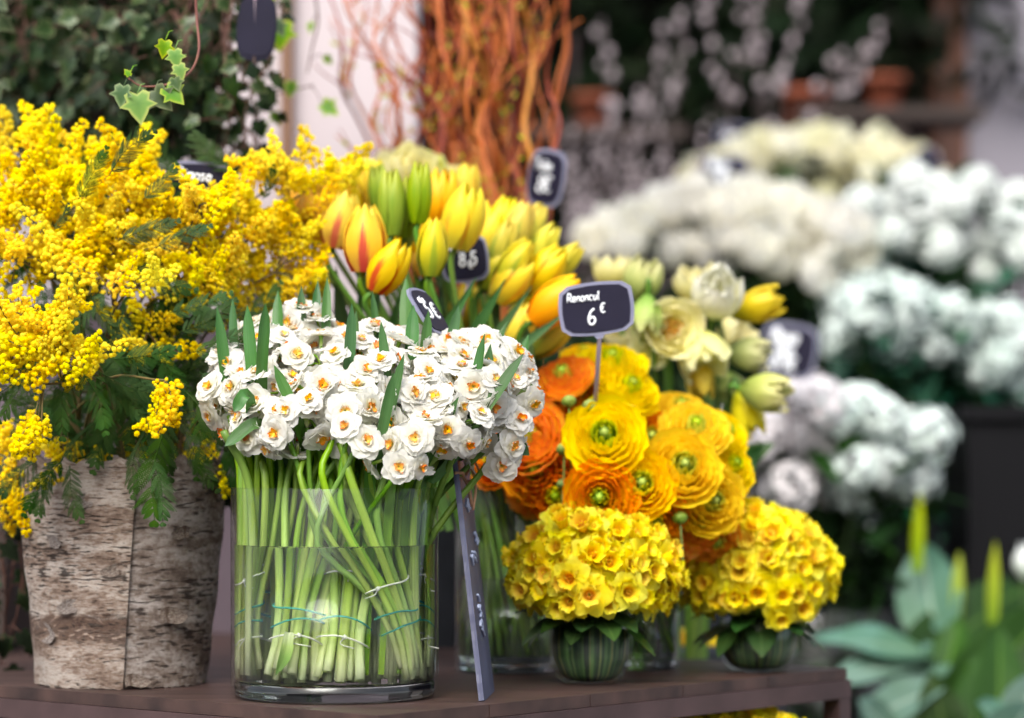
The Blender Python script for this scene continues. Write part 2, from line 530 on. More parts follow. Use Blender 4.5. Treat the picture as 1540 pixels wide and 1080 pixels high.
M['pale_w'] = soft_mat('creamy_white_petal', [(0, rgb(170, 184, 100)), (.4, rgb(236, 234, 200)), (1, rgb(246, 244, 232))], tr=.3, rough=.45, var=(.01, .1, .05), vein=.2, veinc=rgb(196, 206, 140), bump=.35)
M['stamen'] = plain('stamens_brown', rgb(150, 96, 20), .8, rgb(190, 130, 20), 200)
M['daf'] = soft_mat('daffodil_yellow', [(0, rgb(250, 240, 24)), (.5, rgb(253, 247, 40)), (1, rgb(254, 250, 76))], tr=.5, rough=.5, var=(.008, .05, .04), vein=.12, veinc=rgb(250, 236, 24), bump=.3)
M['daf_o'] = soft_mat('daffodil_warm_yellow', [(0, rgb(250, 230, 16)), (.5, rgb(253, 242, 28)), (1, rgb(254, 246, 48))], tr=.5, rough=.5, var=(.01, .05, .05), vein=.12, veinc=rgb(250, 220, 14), bump=.3)
M['trump'] = soft_mat('daffodil_trumpet', [(0, rgb(244, 222, 20)), (.5, rgb(252, 242, 34)), (.7, rgb(250, 226, 22)), (1, rgb(222, 152, 10))], tr=.45, rough=.5, var=(.012, .05, .08), bump=.2)
M['salal'] = soft_mat('collar_leaf', [(0, rgb(38, 66, 28)), (1, rgb(46, 80, 32))], tr=.12, rough=.3, var=(.02, .12, .25), mid=(rgb(80, 112, 54), .04), bump=.15, spec=.6, vscale=8)
M['ivy'] = soft_mat('ivy_leaf', [(0, rgb(18, 32, 12)), (.8, rgb(21, 36, 14)), (1, rgb(36, 50, 25))], axis='x', tr=.12, rough=.45, var=(.03, .2, .4), bump=0, spec=.15, blotch=(rgb(38, 56, 28), 60))
M['ivy_v'] = soft_mat('ivy_variegated', [(0, rgb(50, 76, 36)), (.6, rgb(60, 84, 44)), (.85, rgb(92, 112, 70)), (1, rgb(130, 142, 100))], axis='x', tr=.2, rough=.4, var=(.02, .15, .25), bump=0, spec=.5)
M['ivy_l'] = soft_mat('ivy_lime', [(0, rgb(96, 140, 40)), (.7, rgb(120, 160, 50)), (1, rgb(190, 196, 80))], axis='x', tr=.3, rough=.4, var=(.02, .15, .2), bump=0, spec=.5)
M['ivystem'] = plain('ivy_stem', rgb(74, 56, 44), .7, rgb(100, 60, 50), 80)
M['redstem'] = plain('ivy_red_stem', rgb(110, 58, 56), .6, rgb(120, 80, 60), 80)
M['wil_o'] = plain('willow_orange', rgb(160, 74, 24), .5, rgb(190, 104, 34), 14, stretch=(1, 1, .25), bump=.3)
M['wil_r'] = plain('willow_red', rgb(116, 42, 28), .5, rgb(148, 62, 32), 14, stretch=(1, 1, .25), bump=.3)
M['wil_y'] = plain('willow_yellow', rgb(190, 128, 40), .5, rgb(176, 100, 36), 14, stretch=(1, 1, .25), bump=.3)
M['wil_leaf'] = soft_mat('willow_bud_leaf', [(0, rgb(150, 150, 30)), (1, rgb(176, 176, 50))], tr=.3, rough=.5)
M['rose'] = soft_mat('cream_rose', [(0, rgb(248, 244, 222)), (.5, rgb(251, 249, 238)), (1, rgb(252, 251, 245))], tr=.35, rough=.5, var=(.008, .25, .04), bump=0)
M['rose2'] = soft_mat('ivory_rose', [(0, rgb(236, 234, 180)), (.5, rgb(248, 246, 220)), (1, rgb(251, 249, 232))], tr=.35, rough=.5, var=(.01, .25, .05), bump=0)
M['whitef'] = soft_mat('white_flower', [(0, rgb(206, 222, 198)), (.4, rgb(226, 232, 226)), (1, rgb(231, 235, 234))], tr=.28, rough=.5, var=(.01, .2, .04), bump=0)
M['mintf'] = soft_mat('white_mint_flower', [(0, rgb(196, 216, 200)), (.5, rgb(222, 232, 228)), (1, rgb(232, 239, 238))], tr=.28, rough=.5, var=(.01, .2, .06), bump=0)
M['pinkf'] = soft_mat('white_blush_flower', [(0, rgb(232, 226, 222)), (.5, rgb(244, 240, 241)), (1, rgb(248, 246, 248))], tr=.28, rough=.5, var=(.02, .2, .05), bump=0)
M['dleaf'] = soft_mat('dark_leaf', [(0, rgb(36, 58, 26)), (1, rgb(42, 68, 30))], tr=.15, rough=.5, spec=.15, var=(.03, .2, .35), bump=0)
M['mleaf'] = soft_mat('mint_leaf', [(0, rgb(36, 74, 52)), (1, rgb(48, 94, 70))], tr=.15, rough=.42, var=(.03, .2, .25), bump=0)
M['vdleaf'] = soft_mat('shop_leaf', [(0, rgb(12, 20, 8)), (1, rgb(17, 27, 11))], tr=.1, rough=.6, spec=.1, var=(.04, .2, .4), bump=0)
M['silver'] = soft_mat('silver_leaf', [(0, rgb(88, 116, 92)), (1, rgb(84, 116, 102))], tr=.15, rough=.5, var=(.015, .2, .12), mid=(rgb(164, 182, 164), .04), bump=.2, vscale=10, blotch=(rgb(98, 130, 116), 14))
M['bigleaf'] = soft_mat('big_green_leaf', [(0, rgb(28, 56, 14)), (1, rgb(36, 70, 22))], tr=.2, rough=.5, spec=.2, var=(.015, .1, .25), mid=(rgb(100, 140, 50), .025), bump=.3, vscale=18, vein=.2, veinc=rgb(72, 116, 36))
M['spike'] = soft_mat('spike_leaf', [(0, rgb(120, 150, 40)), (1, rgb(190, 200, 50))], tr=.3, rough=.4, var=(.015, .1, .1))
M['vase_glass'] = thin_glass('vase_glass', (.975, .99, .98, 1))
M['old_glass'] = thin_glass('old_glass', (.93, .95, .94, 1), dirt=.1)
M['solid_glass'] = clear('solid_glass', 1.5, (.6, .66, .68, 1))
M['water'] = clear('vase_water', 1.33, (.985, 1, .96, 1))
M['tie_w'] = plain('white_string', rgb(226, 226, 214), .7)
M['tie_g'] = plain('teal_rubber_band', rgb(52, 160, 140), .5)
M['twine'] = plain('jute_twine', rgb(150, 112, 84), .9, rgb(180, 140, 110), 300)
M['slate'] = plain('slate', rgb(62, 64, 84), .55, rgb(88, 92, 116), 22, bump=.5, detail=8)
M['chalk'] = plain('chalk_mark', rgb(190, 200, 222), .9, rgb(150, 160, 190), 90)
M['plate'] = plain('plate_navy', rgb(20, 18, 36), .55, rgb(28, 26, 46), 25, spec=.2)
M['plate_b'] = plain('plate_border', rgb(132, 132, 152), .5, rgb(112, 114, 138), 40)
M['ink'] = plain('chalk_writing', rgb(236, 240, 244), .8)
M['stake'] = plain('stake_metal', rgb(150, 134, 140), .4, metal=.4)
M['wood'] = plain('table_wood', rgb(78, 58, 52), .48, rgb(42, 30, 28), 21, stretch=(.12, 1.6, 1), bump=.5, detail=8, contrast=1.3)
M['steel'] = plain('painted_steel', rgb(78, 60, 60), .42, rgb(52, 38, 38), 18, bump=.2, metal=.0, detail=8)
M['panel'] = plain('panel_grey', rgb(112, 98, 106), .8, rgb(96, 84, 92), 5, bump=.1)
M['unseen_front'] = plain('unseen_facade', rgb(112, 106, 98), .9, rgb(92, 88, 84), 1.2)
M['wall'] = plain('pale_render', rgb(192, 182, 184), .85, rgb(174, 164, 168), 3, bump=.15)
M['batten'] = plain('wood_batten', rgb(128, 96, 74), .7, rgb(108, 80, 62), 12, stretch=(1, 1, .1))
M['greywall'] = plain('grey_render', rgb(138, 134, 142), .85, rgb(126, 122, 130), 4)
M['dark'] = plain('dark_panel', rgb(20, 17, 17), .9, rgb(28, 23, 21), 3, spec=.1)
M['black'] = plain('black_plastic', rgb(9, 9, 12), .6, spec=.15)
M['terra'] = plain('terracotta', rgb(128, 64, 38), .8, rgb(104, 52, 34), 14)
M['zinc'] = plain('zinc', rgb(74, 78, 84), .5, rgb(54, 58, 64), 16, metal=.5)
M['doorwood'] = plain('door_wood', rgb(92, 56, 38), .6, rgb(74, 44, 32), 10, stretch=(1, 1, .1))
M['catkin'] = plain('catkin_grey', rgb(124, 114, 116), .9, rgb(170, 158, 162), 60)
M['twig'] = plain('grey_twig', rgb(62, 52, 50), .8, rgb(76, 64, 64), 40)
M['paving'] = plain('paving', rgb(112, 106, 104), .85, rgb(92, 88, 88), 5, bump=.2)
M['shelfwood'] = plain('dark_shelf', rgb(48, 38, 34), .7, rgb(60, 48, 42), 9, stretch=(.2, 1, 1))

def bark_mat(name, pale, mixt, mid, dark, kd, knot, dsc):
    m, nt, N, L = new_mat(name)
    uv = N.new('ShaderNodeUVMap')

    def noise(sx, sy, detail=5, rough=.6, off=0.0):
        mp = N.new('ShaderNodeMapping'); L.new(uv.outputs[0], mp.inputs[0]); mp.inputs['Scale'].default_value = (sx, sy, 1); mp.inputs['Location'].default_value = (off, off * 2, 0)
        n = N.new('ShaderNodeTexNoise'); n.inputs['Scale'].default_value = 1; n.inputs['Detail'].default_value = detail; n.inputs['Roughness'].default_value = rough
        L.new(mp.outputs[0], n.inputs[0]); return n.outputs[0]
    sep = N.new('ShaderNodeSeparateXYZ'); L.new(uv.outputs[0], sep.inputs[0])
    big = noise(11, 8, 8, .72); fine = noise(130, 95, 6, .7, 3); broad = noise(5, 5.5, 4, .55, 11); dash = noise(*dsc, 2, .5, 7)
    if not knot:
        fine = noise(110, 34, 7, .75, 3)
    sm = math_(N, L, 'ADD', math_(N, L, 'MULTIPLY', big, .62), math_(N, L, 'MULTIPLY', fine, .38))
    r = ramp(N, [(.38, mid), (.47, mixt), (.56, pale)]); L.new(sm, r.inputs[0])
    c = r.outputs[0]
    # fine dark flecks, then short dark dashes, both gathered in patches
    k0 = math_(N, L, 'MULTIPLY', math_(N, L, 'SUBTRACT', fine, .57, True), 9 * kd, True)
    c = mixc(N, L, math_(N, L, 'MULTIPLY', k0, .7), c, dark)
    k2 = math_(N, L, 'MULTIPLY', math_(N, L, 'SUBTRACT', math_(N, L, 'ADD', dash, math_(N, L, 'MULTIPLY', math_(N, L, 'SUBTRACT', broad, .5), .6)), .575, True), 13 * kd, True)
    c = mixc(N, L, math_(N, L, 'MULTIPLY', k2, .88), c, dark)
    h = math_(N, L, 'SUBTRACT', fine, math_(N, L, 'MULTIPLY', k2, .5))
    if knot:
        d = math_(N, L, 'ABSOLUTE', math_(N, L, 'SUBTRACT', math_(N, L, 'ADD', sep.outputs[1], math_(N, L, 'MULTIPLY', math_(N, L, 'SUBTRACT', big, .5), .3)), .25))
        band = math_(N, L, 'MULTIPLY', math_(N, L, 'SUBTRACT', .075, d, True), 34, True)
        mp = N.new('ShaderNodeMapping'); L.new(uv.outputs[0], mp.inputs[0]); mp.inputs['Scale'].default_value = (22, 15, 1)
        sw = N.new('ShaderNodeTexNoise'); sw.inputs['Scale'].default_value = 1; sw.inputs['Detail'].default_value = 4; sw.inputs['Distortion'].default_value = 3.2; L.new(mp.outputs[0], sw.inputs[0])
        cc = ramp(N, [(.36, dark), (.46, rgb(92, 72, 60)), (.54, rgb(62, 46, 40)), (.62, rgb(120, 100, 86)), (.7, rgb(170, 154, 140))]); L.new(sw.outputs[0], cc.inputs[0])
        c = mixc(N, L, math_(N, L, 'MULTIPLY', band, .85), c, cc.outputs[0])
    P = N.new('ShaderNodeBsdfPrincipled'); out = N.new('ShaderNodeOutputMaterial'); L.new(P.outputs[0], out.inputs[0])
    L.new(c, P.inputs['Base Color']); P.inputs['Roughness'].default_value = .8; P.inputs['Specular IOR Level'].default_value = .2
    bp = N.new('ShaderNodeBump'); bp.inputs['Strength'].default_value = .7; bp.inputs['Distance'].default_value = .002; L.new(h, bp.inputs['Height']); L.new(bp.outputs[0], P.inputs['Normal'])
    return m


M['bark1'] = bark_mat('birch_bark_dashed', rgb(176, 166, 156), rgb(126, 108, 95), rgb(74, 58, 49), rgb(30, 23, 20), 1.0, True, (66, 105))
M['bark2'] = bark_mat('birch_bark_grey', rgb(164, 156, 150), rgb(116, 103, 94), rgb(72, 60, 53), rgb(42, 34, 30), .7, False, (50, 60))

# ================================================================ table
YC = topY(1077); Cx = at(570, 1077, YC).x
YR = topY(1005); Rx = at(1280, 1005, YR).x
C0 = V(Cx, YC, 0); U = V(Rx - Cx, YR - YC, 0); UL = U.length; U.normalize(); W_ = V(-U.y, U.x, 0)
ANG = math.atan2(U.y, U.x)
TM = Matrix.Translation(C0) @ Matrix.Rotation(ANG, 4, 'Z')
table = thing('display_table', 'dark plum steel framed table with brown plank top carrying the flowers', 'table', C0)
VL = 1.45


def tbox(mb, x0, x1, y0, y1, z0, z1):
    mb.box(((x0 + x1) / 2, (y0 + y1) / 2, (z0 + z1) / 2), (x1 - x0, y1 - y0, z1 - z0), M=TM)


nb = 5; pw = (UL - .006) / nb
pl = MB()
for k in range(nb):
    tbox(pl, .003 + k * pw + .0006, .003 + (k + 1) * pw - .0006, .003, VL - .003, TOP - .012, TOP)
pl.build('tabletop', M['wood'], table, smooth=False)
for args in ((0, UL, 0, .012), (0, .012, .012, VL - .012), (UL - .012, UL, .012, VL - .012), (0, UL, VL - .012, VL)):
    b = MB(); tbox(b, args[0], args[1], args[2], args[3], TOP - .0315, TOP - .0125); b.build('apron', M['steel'], table, smooth=False)
for (x, y) in ((0, 0), (UL - .022, 0), (0, VL - .022), (UL - .022, VL - .022)):
    b = MB(); tbox(b, x + .0005, x + .0215, y + .0005, y + .0215, 0.005, TOP - .032); b.build('leg', M['steel'], table, smooth=False)
b = MB(); tbox(b, .024, UL - .024, .024, VL - .024, .37, .39); b.build('shelf', M['shelfwood'], table, smooth=False)

# ================================================================ ground and walls
g = MB(); g.poly([V(-40, -10, 0), V(40, -10, 0), V(40, 60, 0), V(-40, 60, 0)], [(0, 0)] * 4)
tag(g.build('pavement', M['paving']), kind='structure', label='grey paving of the street by the stall')


def wallbox(name, lab, cat, m, x0, x1, y0, y1, z0, z1, smooth=False):
    b = MB(); b.box(((x0 + x1) / 2, (y0 + y1) / 2, (z0 + z1) / 2), (x1 - x0, y1 - y0, z1 - z0))
    return tag(b.build(name, m, smooth=False), lab, cat)


YW = 3.75
xw = at(625, 0, YW).x
wallbox('rendered_wall', 'pale pinkish rendered wall behind the ivy and willow', 'wall', M['wall'], -2.6, xw, YW, YW + .2, 0, 1.85)
p0 = at(424, 0, YW); p1 = at(441, 0, YW)
b = MB(); b.box(((p0.x + p1.x) / 2, YW - .012, .92), (p1.x - p0.x, .024, 1.84)); tag(b.build('wooden_batten', M['batten'], smooth=False), 'narrow brown wooden batten upright on the pale wall', 'batten')
wallbox('wall_panel', 'darker purple grey dado along the foot of the pale wall', 'panel', M['panel'], -2.6, xw + .12, YW - .03, YW - .001, 0, at(0, 470, YW).z)  # thin box in a darker grey than the wall, over its lower part
wallbox('unseen_facade', 'unseen stone house front added behind the viewer to cut low sky light', 'light blocker', M['unseen_front'], -22, 22, -14.5, -14, 0, 7.2)  # added out of view to darken glass reflections and low front light
wallbox('wooden_crate_stack', 'dark wooden case standing by the wall left of the bark pot', 'case', M['shelfwood'], -1.4, at(30, 0, 3.3).x, 3.2, 3.6, 0, at(0, 700, 3.2).z)
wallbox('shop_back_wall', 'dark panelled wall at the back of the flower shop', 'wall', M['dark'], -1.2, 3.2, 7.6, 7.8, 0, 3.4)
xg = at(1452, 0, 6.4).x
wallbox('grey_wall', 'plain grey wall at the right beyond the white flowers', 'wall', M['greywall'], xg, xg + 2.5, 6.4, 6.6, 0, 3.4)
wallbox('door_post', 'brown wooden door post at the edge of the grey wall', 'post', M['doorwood'], xg - .075, xg - .003, 6.36, 6.5, 0, 3.4)
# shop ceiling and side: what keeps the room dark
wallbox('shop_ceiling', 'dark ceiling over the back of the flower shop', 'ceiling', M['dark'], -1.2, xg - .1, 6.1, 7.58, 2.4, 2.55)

# ================================================================ birch pot
PY = topY(1037) + .083
pc = at(187, 1037, PY); pc.z = TOP
Rb = 125 / F * (PY - .03); zt = at(0, 690, PY - .06).z; Hp = zt - TOP; Rt = 157 / F * PY
pot = thing('bark_pot', 'tapered flower pot clad in peeling birch bark holding the mimosa', 'pot', pc)


def sheet(mb, a0, a1, off, slant, n=70, nz=22, seed=0):
    rr = random.Random(seed)
    tj = [rr.uniform(-.007, .004) for _ in range(n + 1)]; bj = [rr.uniform(0, .002) for _ in range(n + 1)]
    for side in (0, 1):
        rows = []; uvs = []
        for i in range(nz + 1):
            t = i / nz; row = []; uv = []
            for j in range(n + 1):
                s = j / n; a = math.radians(a0 + (a1 - a0) * s + (slant * t if s > .5 else 0) * (2 * s - 1 if s > .5 else 0))
                r = Rb + (Rt - Rb) * t + off - (.0022 if side else 0)
                r += .0012 * math.sin(a * 7 + t * 5) + .0008 * math.sin(t * 23 + a * 3)
                z = TOP + bj[j] * (1 - min(1, t * 22)) + Hp * t + tj[j] * max(0, (t - .955) / .045)
                row.append(V(pc.x + r * math.sin(a), pc.y - r * math.cos(a), z)); uv.append((math.radians(a0 + (a1 - a0) * s) * .1, t * Hp))
            rows.append(row if not side else row[::-1]); uvs.append(uv if not side else uv[::-1])
        mb.grid([r for r in rows], [[(x * 10 * .1 + .0, y * 4.2) for x, y in u] for u in uvs])


b = MB(); sheet(b, -200, 7, .005, 8, seed=1); b.build('bark_sheet', M['bark1'], pot)['label'] = 'pinkish bark sheet with dark dashes and a scar'
b = MB(); sheet(b, 2, 178, .0, 0, seed=2); b.build('bark_sheet', M['bark2'], pot)['label'] = 'greyer bark sheet tucked under the seam'
for (a_, t_, L_, w_, sg) in ((-52, .22, .03, .010, 1), (-20, .34, .024, .007, -1), (-38, .62, .02, .006, 1), (9, .5, .026, .006, -1), (-8, .8, .022, .007, -1), (30, .3, .03, .008, 1), (46, .66, .024, .006, -1), (8, .02, .03, .006, 1)):
    P_ = []
    for k in range(7):
        a = math.radians(a_) + sg * k / 6 * L_ / Rt; r = Rb + (Rt - Rb) * t_ + .0045 + .005 * (k / 6) ** 2
        P_.append(V(pc.x + r * math.sin(a), pc.y - r * math.cos(a), TOP + .004 + Hp * t_ + .0015 * math.sin(k)))
    b = MB(); blade(b, P_, w_, V(math.sin(math.radians(a_)), -math.cos(math.radians(a_)), 0), fold=.25, tip=.5, base=.9, pw=.6); b.build('peeling_strip', M['bark2' if a_ < 5 else 'bark1'], pot)
b = MB(); b.lathe([(Rb - .006, .002), (Rt - .007, Hp - .02), (Rt - .013, Hp - .02), (Rb - .012, .01)], 40); b.cap(Rt - .012, Hp - .06, 40)
o = b.build('liner', M['black']); o.parent = pot

# ================================================================ glass vase with water
VY = topY(1061) + .0975
vc = at(503.5, 1061, VY); vc.z = TOP
VR = 156 / F * VY; VH = at(0, 733, VY).z - TOP; WL = at(0, 818, VY).z - TOP; VB = .017


def glass_vase(name, label, c, R, H, water, base, m_wall, th=.0032, watermat=None, n=64):
    t = thing(name, label, 'vase', c)
    b = MB(); b.lathe([(R, .0005), (R, H - .001), (R - .0008, H), (R - th + .0008, H), (R - th, H - .001), (R - th, base)], n); o = b.build('glass_wall', m_wall); o.parent = t
    b = MB(); b.lathe([(R - th - .0012, .001), (R - th - .0004, .003), (R - th - .0004, base - .003), (R - th - .003, base - .0006)], n)
    b.cap(R - th - .0012, .001, n, up=False); b.cap(R - th - .003, base - .0006, n); o = b.build('base', M['solid_glass'], smooth=True); o.parent = t
    if water:
        b = MB(); r = R - th - .0003
        b.lathe([(r - .001, base + .0004), (r, base + .002), (r, water), (r - .0022, water - .0016)], n); b.cap(r - .001, base + .0004, n, up=False); b.cap(r - .0022, water - .0016, n)
        o = b.build('water', watermat or M['water']); o.parent = t
    return t


vase = glass_vase('glass_vase', 'clear glass cylinder vase half full of water holding white narcissi', vc, VR, VH, WL, VB, M['vase_glass'])

# ================================================================ white narcissi
def floret_protos():
    out = []
    for v in range(6):
        a = MB(); op = ru(-8, 10)
        for k in range(6):
            petal(a, k * math.pi / 3 + ru(-.1, .1), ru(.0155, .0178), ru(.0078, .0092), 76 + op + ru(-6, 6), 96 + op + ru(-8, 14), cup=ru(.0, .22), ruf=.0009, r0=.0012, nt=6, ns=5, base=.35, p=.72, q=.5)
        for k in range(5):
            petal(a, (k + .5) * 1.2566 + ru(-.3, .3), ru(.0105, .0138), ru(.006, .0078), 60 + op + ru(-12, 8), 94 + op + ru(-18, 12), cup=ru(.0, .25), ruf=.001, r0=.001, z0=.0012, nt=5, ns=4, base=.3)
        for k in range(3):
            petal(a, ru(0, 6.28), ru(.005, .0085), ru(.004, .0055), 25 + ru(-10, 15), 75 + ru(-30, 20), cup=ru(.1, .6), ruf=.0016, r0=.0008, z0=.002, nt=4, ns=4, mi=1)
        a.tube([V(0, 0, -.012), V(0, 0, -.004), V(0, 0, .002)], [.0016, .0018, .0028], 6, 2, cap=False)
        c = MB()
        for k in range(5 + v % 3):
            petal(c, k * 1.0 + ru(-.5, .5), ru(.0042, .0078), ru(.0014, .0025), ru(14, 55), ru(20, 85), cup=.4, ruf=.0009, r0=.0008, z0=.0026, nt=4, ns=3, base=.5)
        out.append((a.mesh('floret', [M['narc'], M['narc_in'], M['nstem']]), c.mesh('corona', M['corona'])))
    return out


FL = floret_protos()
# where the clusters stand in the bunch: sideways, height (px) and how far forward
HEADS = [(350, 596, -.01), (362, 552, .03), (392, 590, -.03), (404, 634, -.045), (436, 640, -.06), (397, 490, .06), (432, 505, .05), (474, 490, .06), (484, 536, .0), (442, 556, .0),
         (486, 592, -.05), (462, 618, -.065), (522, 614, -.07), (538, 588, -.045), (533, 652, -.085), (545, 545, .0), (556, 500, .045), (590, 545, .0), (596, 505, .05), (628, 518, .03), (640, 565, -.02),
         (608, 612, -.06), (640, 606, -.05), (600, 682, -.09), (630, 664, -.085), (668, 560, -.0), (690, 636, -.055), (664, 618, -.05), (700, 516, .04), (722, 578, -.03), (752, 548, .01), (770, 586, .01), (752, 628, .0), (742, 662, .0),
         (510, 510, .03), (372, 616, -.01), (676, 592, .0), (728, 540, .03), (566, 566, -.03), (418, 596, -.02), (655, 530, .03), (690, 555, .02), (450, 470, .07), (415, 525, .03), (512, 560, -.02)]
BUN = [  # bundle foot in the vase (px, offset in depth), where it passes the rim, and the lean of the tied part
    dict(f=(378, -.015), r=(384, -.02), n=15), dict(f=(446, -.052), r=(492, -.03), n=15), dict(f=(512, -.055), r=(538, -.02), n=14), dict(f=(588, .0), r=(596, .02), n=14), dict(f=(628, -.048), r=(508, -.062), n=14), dict(f=(648, -.008), r=(652, .0), n=15), dict(f=(408, .03), r=(436, .03), n=14), dict(f=(596, .05), r=(612, .05), n=14), dict(f=(632, .018), r=(640, .02), n=14), dict(f=(478, .03), r=(500, .04), n=12)]
GRP = [(0, lambda x, y, d: x < 425 and d < .04), (6, lambda x, y, d: x < 470 and d >= .04), (4, lambda x, y, d: 425 <= x < 612 and d < -.035), (1, lambda x, y, d: x < 500), (2, lambda x, y, d: x < 580), (3, lambda x, y, d: x < 660), (5, lambda x, y, d: True)]


def fit(p, R):
    """keep a point inside the vase"""
    d = V(p.x - vc.x, p.y - vc.y, 0)
    if d.length > R:
        d *= R / d.length
    return V(vc.x + d.x, vc.y + d.y, p.z)


narc = []; cnt = {i: 0 for i in range(len(BUN))}
TIES = {i: [] for i in range(len(BUN))}


def nstem_path(bi, end):
    B = BUN[bi]; k = cnt[bi]; cnt[bi] += 1
    a = k * 2.4 + bi; rr = .0049 * math.sqrt(k * 1.2 + .15)
    off = V(math.cos(a) * rr, math.sin(a) * rr * .8, 0)
    f = at(B['f'][0], 1030, VY + B['f'][1]); f.z = TOP + VB + .003 + ru(0, .012); f = f + off * 1.1
    r = at(B['r'][0], 740, VY + B['r'][1]); r.z = TOP + VH
    tied = f.lerp(r, .3) * 1.0; tied.z = TOP + VB + .06
    tied = V(f.x - off.x * 1.1 + (r.x - f.x + off.x) * .27, f.y - off.y * 1.1 + (r.y - f.y + off.y) * .27, tied.z) + off * .95
    low = end.z < TOP + VH + .06
    if low: r.z = max(TOP + VB + .1, end.z - .085)
    r = r + off * 1.9 + V((end.x - r.x) * .22, (end.y - r.y) * .2, 0)
    f = fit(f, VR - .010); tied = fit(tied, VR - .010); r = fit(r, VR - .010)
    TIES[bi].append(tied)
    e0 = end - V((end.x - r.x) * .18, (end.y - r.y) * .1, .03)
    if low: return [f, tied, r, end]
    return [f, tied, r, r.lerp(end, .5) + V((r.x - end.x) * .05, 0, abs(end.x - r.x) * .1), end]


for (px, py, dd) in HEADS:
    bi = next(i for i, fn in GRP if fn(px, py, dd))
    hp = at(px, py + (20 if py < 520 else 6), VY + dd)
    P = smooth(nstem_path(bi, hp - V(0, .0, .012)), 5)
    t = thing('narcissus', '', 'flower', V(P[0].x, P[0].y, P[0].z), 'white double narcissi in the glass vase'); t['_px'] = px; t['_py'] = py
    st = MB(); n_ = len(P); r0 = ru(.0041, .005)
    st.tube(P, [r0 * (1 - .35 * i / n_) for i in range(n_)], 7, 0, flat=.8)
    nfl = RND.choice((8, 9, 10)) if dd > -.075 else 5
    fls = []
    lean = V((hp.x - vc.x) * 3.2, -.55 - dd * 2, .35)
    for k in range(nfl):
        d = None
        for _ in range(40):
            q = V(ru(-1, 1), ru(-1, .6), ru(-.65, 1))
            if not .2 < q.length < 1: continue
            q.normalize()
            if all(q.dot(e) < .7 for e, _x in fls): d = q; break
        if d is None: continue
        pos = hp + V(d.x * .027, d.y * .022, d.z * (.018 if py < 530 else .024))
        fls.append((d, pos))
        st.tube(smooth([P[-1], hp + d * .006, pos - d * .010], 3), .0011, 5, 0)
    st.build('stem', M['nstem'], t)
    for d, pos in fls:
        a, c = RND.choice(FL)
        fd = (d + lean * .55 + V(ru(-.35, .35), ru(-.3, .2), ru(-.35, .3)))
        f = put('floret', a, t, frame(pos, fd, ru(.8, 1.04), ru(0, 6.28)))
        link('corona', c, f)
    narc.append(t)
rows = {'lowest front row': [o for o in narc if o['_py'] >= 628], 'middle row': [o for o in narc if 560 <= o['_py'] < 628], 'upper middle row': [o for o in narc if 515 <= o['_py'] < 560], 'topmost back row': [o for o in narc if o['_py'] < 515]}
for k, v in rows.items():
    rank(v, 'white double narcissus, {} in the ' + k + ' of the vase')
# cut stems that carry no flower in view, still tied in the bundles
cuts = []
for bi, B in enumerate(BUN):
    while cnt[bi] < B['n']:
        r = at(B['r'][0] + ru(-25, 25), 735, VY + B['r'][1] + ru(-.02, .03))
        e = r + V((r.x - vc.x) * .12 + ru(-.008, .008), ru(.0, .02), ru(.055, .085))
        P = smooth(nstem_path(bi, e), 5)
        t = thing('cut_narcissus', '', 'stem', V(*P[0]), 'bare narcissus stems in the glass vase'); t['_px'] = B['f'][0] + cnt[bi] * .1; t['_n'] = bi
        s = MB(); r0 = ru(.004, .0052); s.tube(P, [r0 * (1 - .2 * i / len(P)) for i in range(len(P))], 7, 0, flat=.8); s.build('stalk', M['nstem'], t); cuts.append(t)
for i in range(56):
    px = 360 + 294 * ((i * .618) % 1); d_ = -.05 + .1 * ((i * .382) % 1)
    f = fit(V(at(px - (px - 503) * .1, 0, VY).x, VY + d_, TOP + VB + .003 + ru(0, .01)), VR - .01); e = at(px + (px - 500) * .16 + ru(-7, 7), 655 + ru(-12, 14), VY + d_ * 1.3)
    r = fit(V(f.x * .75 + e.x * .25, f.y * .8 + e.y * .2, TOP + VH * .95), VR - .01)
    P = smooth([f, r, e], 7); t = thing('cut_narcissus', '', 'stem', V(*P[0]), 'bare narcissus stems in the glass vase'); t['_px'] = px; t['_n'] = -1
    s = MB(); r0 = ru(.004, .0052); s.tube(P, [r0 * (1 - .2 * k / len(P)) for k in range(len(P))], 7, 0, flat=.8); s.build('stalk', M['nstem'], t); cuts.append(t)
BN = {0: 'leftmost tied bundle', 1: 'tied bundle left of middle', 2: 'middle tied bundle', 3: 'rear bundle right of middle', 4: 'left slanting bundle', 5: 'bundle at the right glass', 6: 'rear bundle at the left', 7: 'rear bundle at the right', 8: 'right bundle by the slate', 9: 'rear middle bundle', -1: 'loose upright stems'}
for o in cuts:
    o['label'] = 'bare pale narcissus stem in the vase water, one of the ' + BN[o['_n']]
    o['group'] = 'bare stems, ' + BN[o['_n']]
